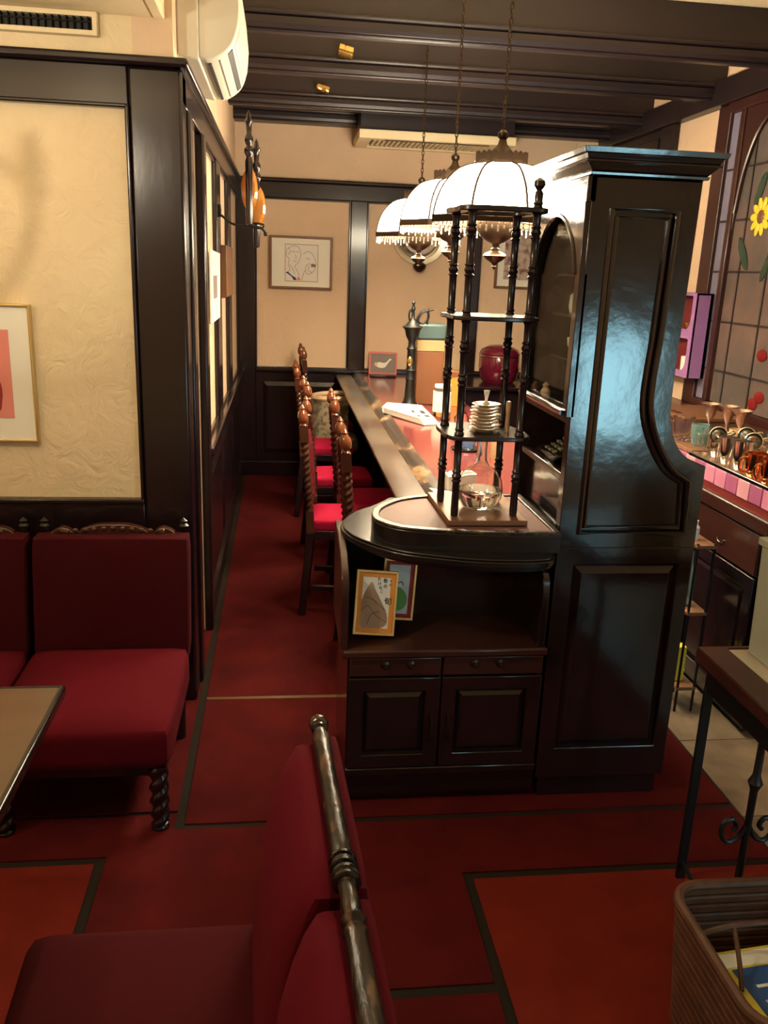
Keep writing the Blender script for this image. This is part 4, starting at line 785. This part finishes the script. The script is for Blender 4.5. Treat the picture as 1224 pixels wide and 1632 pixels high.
# ------------------------------------------------------------------ back bar on the right
bb = thing('back_bar', 'long dark back bar cupboard with pink tiled counter edge', 'cupboard', (1.95, 3.9, 0))
XB = 1.60
B(XB+.02, 2.275, 2.52, 5.2, .04, .75).build('body', 'wood', bb, smooth=False); B(XB+.05, 2.275, 2.55, 5.2, 0, .06).build('plinth', 'wood', bb, smooth=False)
B(XB-.01, 2.275, 2.49, 5.2, .745, .80).build('counter_lip', 'redwood', bb, bev=.008)
B(XB+.004, 2.275, 2.50, 5.2, .80, .888).build('counter_slab', 'maroon', bb, smooth=False); B(XB+.02, 2.275, 2.51, 5.2, .886, .893).build('counter_top', 'redwood', bb, smooth=False)
for i in range(26):
    y = 2.50+i*.081; B(XB, XB+.02, y+.0015, y+.0795, .828+.001*(i % 2), .8935).build('edge_tile', ('pink', 'mauve', 'rose', 'mauve', 'pink')[i % 5], bb, bev=.003)
for i in range(5):
    y0, y1 = 2.56+i*.53, 3.05+i*.53
    d = B(XB+.005, XB+.022, y0, y1, .59, .735).build('drawer', 'redwood', bb, bev=.003)
    MB().tube([(XB+.002, (y0+y1)/2+.022*math.cos(a), .655+.016*math.sin(a)-.006) for a in [math.pi*k/6+math.pi for k in range(7)]], .003, 6).build('ring_pull', 'silver', d)
    d = MB().rect('x', y0, y1, .07, .58, .05, XB+.005, XB+.022).build('door', 'wood', bb, bev=.003); MB().field('x', y0+.05, y1-.05, .12, .53, .025, XB+.02, XB+.008).build('fielded_panel', 'wood', d, smooth=False)
ZB = .893
tr = thing('silver_tray', 'long shallow metal tray holding the cups on the back bar', 'tray', (1.86, 2.95, ZB))
B(1.605, 2.15, 2.51, 3.12, ZB, ZB+.006).build('tray_floor', 'pinkmetal', tr, smooth=False); MB().rect('z', 1.600, 2.155, 2.505, 3.125, .008, ZB, ZB+.014).build('tray_rim', 'silver', tr, bev=.002)
woodtray = thing('wooden_tray', 'thin brown wooden board under the glass mugs', 'tray', (1.74, 3.36, ZB)); B(1.62, 2.0, 3.14, 3.56, ZB, ZB+.008).build('board', 'brownp', woodtray, bev=.003); MB().rect('z', 1.62, 2.0, 3.14, 3.56, .012, ZB+.006, ZB+.016).build('lip', 'brownp', woodtray, bev=.002)
def mug(name, label, loc, m, r=.036, h=.085, handle=True, fl=0):
    t = thing(name, label, 'mug', loc)
    MB().lathe([(0, 0), (r*.72, 0), (r*.8, .006), (r, h*.5), (r*1.02, h), (r*.94, h), (r*.9, h*.5), (r*.7, .010), (0, .009)], loc, 20).build('cup', m, t)
    if handle: MB().tube([(loc[0]+dx, loc[1]-.0, loc[2]+z) for dx, z in catmull([(-r*.95, h*.82), (-r*1.55, h*.78), (-r*1.65, h*.45), (-r*1.3, h*.22), (-r*.85, h*.25)], 4)], .0045, 7).build('handle', m, t)
    return t
mug('glass_mug', 'clear round glass mug beside the display cabinet on back bar', (1.70, 3.40, ZB+.008), 'glass', .045, .10)
mug('teal_tumbler', 'teal tinted glass tumbler next to the clear glass mug', (1.715, 3.28, ZB+.008), 'tealglass', .036, .09, False)
mug('straw_glass', 'straw coloured glass behind the steel tumblers', (1.715, 3.185, ZB+.008), 'glass', .034, .085)
mug('brown_mug', 'brown glazed mug beside teal tumbler', (1.835, 3.20, ZB+.008), 'tan', .034, .085)
mug('steel_tumbler', 'tall steel tumbler at the tray corner by tiled edge', (1.668, 2.95, ZB+.006), 'silver', .033, .10, False)
mug('ribbed_steel_tumbler', 'tall steel tumbler beside the copper mugs', (1.668, 2.855, ZB+.006), 'silver', .033, .105, False)
mug('copper_mug', 'shiny copper mug on tray next to ribbed steel tumbler', (1.655, 2.735, ZB+.006), 'copper', .038, .085)
mug('copper_mug', 'shiny copper mug on tray at its near end', (1.65, 2.63, ZB+.006), 'copper', .036, .085)
mug('copper_cup', 'second row copper mug behind the shiny copper mugs', (1.74, 2.70, ZB+.006), 'copper', .034, .08)
GOB = [(0, 0), (.028, 0), (.026, .004), (.006, .012), (.006, .05), (.020, .075), (.026, .105), (.046, .122), (.042, .122), (.022, .10), (0, .078)]
for (x, y, l) in ((1.93, 3.62, 'furthest'), (1.95, 3.50, 'middle'), (1.945, 3.38, 'nearest')):
    vessel('rose_goblet', 'rose metal goblet with wide lip, %s from the tray in its row of three' % l, 'goblet', (x, y, ZB+(.0 if y > 3.57 else .008)), [(r*1.05, z*1.1) for r, z in GOB], 'pinkmetal', 20, 'rose goblets')
# steel creamers lying on their sides, mouths to the room
CR = ((1.672, 3.05, 'steel creamer lying with its mouth open beside straw glass'), (1.784, 3.045, 'steel creamer lying behind the first steel tumbler'), (1.748, 2.93, 'steel creamer lying between both steel tumblers and the wall'), (1.90, 3.03, 'steel creamer lying furthest from the tiled edge'))
for (x, y, l) in CR:
    z = .0555+.03
    t = thing('steel_creamer', l, 'creamer', (x, y, ZB+.006+z-.03), 'steel creamers lying on the tray', local=True)
    t.rotation_euler = (R(-18), 0, R(-30))
    MB().lathe([(0, .075), (.022, .075), (.029, .06), (.030, .02), (.026, .008), (.031, 0), (.034, -.004), (.031, -.006), (.024, .006), (.027, .02), (.026, .058), (0, .066)], (0, 0, .033), 20, 'y').build('body', 'silver', t)
    MB().tube(catmull([(.028, .015, .045), (.05, .02, .055), (.055, .045, .05), (.029, .055, .043)], 4), .004, 6).build('handle', 'silver', t)
for (x, y, l) in ((1.69, 3.075, 'steel cup under the creamer beside straw glass'), (1.790, 3.07, 'steel cup under the creamer behind first tumbler'), (1.76, 2.955, 'steel cup under the creamer between the tumblers'), (1.912, 3.055, 'steel cup under the creamer furthest from tiled edge'), (1.80, 2.62, 'lidded steel pot at the near end of tray')):
    t = mug('steel_cup', l, (x, y, ZB+.006), 'silver', .030, .055, False)
    if 'lidded' in l: MB().lathe([(0, .056), (.030, .056), (.022, .066), (.006, .07), (.005, .078), (.008, .084), (0, .09)], (x, y, ZB+.006), 16).build('lid', 'silver', t)
cb_ = thing('cutting_board', 'orange brown wooden board lying on back bar under purple shelf', 'board', (2.03, 4.1, ZB)); B(1.95, 2.26, 3.9, 4.35, ZB, ZB+.02).build('board', 'brownp', cb_, bev=.004); B(1.98, 2.01, 4.05, 4.15, ZB+.02, ZB+.022).build('hang_slot', 'wood', cb_)
# purple wall shelf with cups
ps = thing('purple_wall_shelf', 'purple painted two tier wall shelf hanging beside the leaded window', 'shelf', (2.29, 4.85, 1.03))
B(2.309, 2.351, 4.72, 4.88, 1.39, 1.46).build('mounting_batten', 'maroon', ps, smooth=False)
def rrect(y0, y1, z0, z1, r): return arc(y1-r, z0+r, r, -90, 0, 4)+arc(y1-.01, z1-.01, .01, 0, 90, 4)+arc(y0+.01, z1-.01, .01, 90, 180, 4)+arc(y0+r, z0+r, r, 180, 270, 4)
Y0_, Y1_ = 4.48, 4.90
for (z0, z1) in ((1.04, 1.265), (1.265, 1.495)):
    ii = rrect(Y0_+.035, Y1_-.035, z0+.035, z1-.015, .05); n2 = len(ii)
    oo = [(Y1_, z0)]*1+[(Y1_, z0+(z1-z0)*k/4) for k in range(1, 5)]+[(Y1_, z1)]+[(Y1_-(Y1_-Y0_)*k/8, z1) for k in range(1, 5)]+[(Y1_-(Y1_-Y0_)*k/8, z1) for k in range(5, 9)]+[(Y0_, z1)]
    oo += [(Y0_, z1-(z1-z0)*k/4) for k in range(1, 5)]+[(Y0_, z0)]
    oo = oo[:n2] if len(oo) >= n2 else oo+[(Y0_, z0)]*(n2-len(oo))
    MB().ring(oo, ii, 'x', 2.215, 2.230).build('front_frame', 'purple', ps, bev=.001)
    B(2.22, 2.300, Y0_+.01, Y1_-.01, z0+.005, z0+.02).build('shelf_board', 'purple', ps, smooth=False)
B(2.22, 2.311, Y0_, Y0_+.012, 1.04, 1.495).build('side_board', 'purple', ps, smooth=False); B(2.22, 2.311, Y1_-.012, Y1_, 1.04, 1.495).build('side_board', 'purple', ps, smooth=False)
B(2.297, 2.311, Y0_, Y1_, 1.04, 1.495).build('rear_board', 'maroon', ps, smooth=False); B(2.22, 2.311, Y0_, Y1_, 1.485, 1.495).build('top_board', 'purple', ps, smooth=False)
vessel('gilt_bowl', 'small gilt bowl on the upper tier of purple wall shelf', 'bowl', (2.264, 4.62, 1.285), [(0, 0), (.016, 0), (.029, .03), (.031, .05), (.028, .05), (.026, .03), (0, .008)], 'brass')
vessel('white_beaker', 'white ceramic beaker on the lower tier of purple wall shelf', 'cup', (2.264, 4.60, 1.06), [(0, 0), (.026, 0), (.029, .01), (.031, .09), (.028, .09), (.026, .012), (0, .01)], 'ceramic')
# narrow rack in the bar aisle
rk = thing('utility_rack', 'narrow floor rack with wooden shelf between cabinet and back bar', 'rack', (1.52, 2.78, 0))
for z in (.10, .40, .655): B(1.462, 1.537, 2.70, 2.86, z-.014, z).build('shelf', 'brownp', rk, bev=.002)
for x in (1.467, 1.532):
    for y in (2.705, 2.855): MB().lathe([(.005, 0), (.005, .66)], (x, y, 0), 8).build('upright', 'iron', rk)
vessel('white_bottle', 'white plastic bottle on the top shelf of narrow rack', 'bottle', (1.488, 2.78, .655), [(0, 0), (.016, 0), (.016, .045), (.008, .055), (.009, .07), (0, .07)], 'ceramic')
vessel('green_bottle', 'pale green bottle on the middle shelf of narrow rack', 'bottle', (1.488, 2.78, .40), [(0, 0), (.024, 0), (.024, .12), (.01, .17), (.01, .21), (0, .21)], 'tealglass')
yb_ = thing('yellow_sponge', 'yellow sponge standing on the lowest shelf of narrow rack', 'sponge', (1.488, 2.78, .10)); MB().cushion(1.468, 1.51, 2.75, 2.80, .10, .24, .3, .003, 4).build('sponge', 'yel', yb_)

# ------------------------------------------------------------------ console table at the right
cn = thing('console_table', 'iron legged console table with dark wood border and pale marble inset', 'table', (1.30, 1.62, 0))
MB().ring([(1.040, 1.30), (1.62, 1.30), (1.62, 1.853), (1.040, 1.853)], [(1.118, 1.36), (1.56, 1.36), (1.56, 1.845), (1.118, 1.845)], 'z', .630, .668).build('border', 'redwood', cn, bev=.008)
B(1.11, 1.57, 1.35, 1.848, .635, .662).build('marble_inset', 'pale', cn, smooth=False); B(1.065, 1.60, 1.33, 1.835, .56, .632).build('apron', 'black', cn, bev=.004)
for (x, y) in ((1.075, 1.825), (1.57, 1.825)): MB().prism([(x-.012, 0), (x+.012, 0), (x+.012, .57), (x-.012, .57)], 'y', y-.006, y+.006).build('leg', 'iron', cn, bev=.002)
for (x, y) in ((1.075, 1.575), (1.57, 1.36)):
    MB().lathe([(.008, 0), (.008, .10), (.009, .16), (.016, .18), (.009, .20), (.008, .30), (.009, .44), (.017, .46), (.009, .48), (.008, .57)], (x, y, 0), 10).build('leg', 'iron', cn)
for s_ in (-1, 1):
    MB().tube([(1.075+s_*(u), 1.575, z) for u, z in catmull([(.004, .345), (.02, .315), (.045, .305), (.062, .325), (.06, .355), (.04, .365), (.028, .348), (.036, .335)], 5)], .006, 7).build('scroll', 'iron', cn)
MB().tube([(1.075, 1.82, .05), (1.075, 1.70, .03), (1.075, 1.575, .05)], .006, 7).build('stretcher', 'iron', cn)
gb = thing('grey_container', 'grey green plastic container standing on the marble of console table', 'container', (1.22, 1.77, .662))
MB().prism([(1.165, .662), (1.33, .662), (1.34, .95), (1.155, .95)], 'y', 1.72, 1.83).build('bin', 'greygreen', gb, bev=.004); B(1.148, 1.347, 1.712, 1.838, .945, .965).build('rim', 'greygreen', gb, bev=.004)

# ------------------------------------------------------------------ wicker basket with magazines
bk = thing('wicker_basket', 'brown wicker basket of magazines below the console table', 'basket', (1.0, 1.25, 0))
def rr2(cx, cy, hx_, hy, r, n=5): return arc(cx+hx_-r, cy+hy-r, r, 0, 90, n)+arc(cx-hx_+r, cy+hy-r, r, 90, 180, n)+arc(cx-hx_+r, cy-hy+r, r, 180, 270, n)+arc(cx+hx_-r, cy-hy+r, r, 270, 360, n)
NB = 14
for i in range(NB):
    z0 = i*.30/NB; g = .02*i/NB; po = rr2(1.0, 1.26, .155+g, .165+g, .05); pi_ = rr2(1.0, 1.26, .147+g, .157+g, .045)
    MB().ring(po, pi_, 'z', z0, z0+.30/NB-.001).build('wicker_course', 'wicker', bk, bev=.005)
MB().prism(rr2(1.0, 1.26, .15, .16, .05), 'z', .0, .012).build('basket_floor', 'wicker', bk, smooth=False)
MB().tube([(x, y, .303) for x, y in rr2(1.0, 1.26, .172, .182, .06)], .011, 8, True).build('rim', 'wicker', bk)
MB().tube(catmull([(.834, 1.36, .235), (.90, 1.35, .272), (1.0, 1.345, .285), (1.10, 1.35, .272), (1.166, 1.36, .235)], 5), .006, 7).build('handle', 'wicker', bk)
MB().tube(catmull([(.93, 1.348, .277), (.915, 1.29, .245), (.90, 1.245, .219)], 5), .005, 7).build('handle_strand', 'wicker', bk)
zz = .012
for i, (c, lab, rz, h) in enumerate((('paper', 'white magazine pile at the bottom of wicker basket', 4, .16), ('magG', 'green edged magazine under the blue one in wicker basket', -5, .020), ('magY', 'yellow covered magazine with blue panel on top in wicker basket', 6, .014))):
    t = thing('magazine', lab, 'magazine', (1.0, 1.255, zz), 'magazines in the basket', local=True); t.rotation_euler = (0, 0, R(rz))
    B(-.108, .108, -.125, .10, 0, h).build('pages', 'paper', t, smooth=False); B(-.110, .110, -.127, .102, h, h+.002).build('cover', c, t, smooth=False)
    if i == 2:
        B(-.085, .05, -.075, .055, h+.002, h+.0028).build('blue_panel', 'magB', t, smooth=False); B(-.105, .10, .060, .095, h+.002, h+.0028).build('title_panel', 'mat', t, smooth=False)
        B(.0, .045, -.07, .04, h+.0028, h+.0034).build('photo_strip', 'slate', t, smooth=False); B(-.06, .0, .005, .012, h+.0028, h+.0034).build('text_line', 'paper', t, smooth=False)
        for k in range(3): B(-.065, .03, -.03-.014*k, -.024-.014*k, h+.0028, h+.0034).build('text_line', 'bluegrey', t, smooth=False)
        for k in range(9): B(-.095+.02*k, -.082+.02*k, -.098, -.084, h+.002, h+.0028).build('print_block', 'pinkp' if k % 2 else 'mat', t, smooth=False)
    zz += h+.0025

for o in bpy.data.objects:
    if '_o' in o: del o['_o']
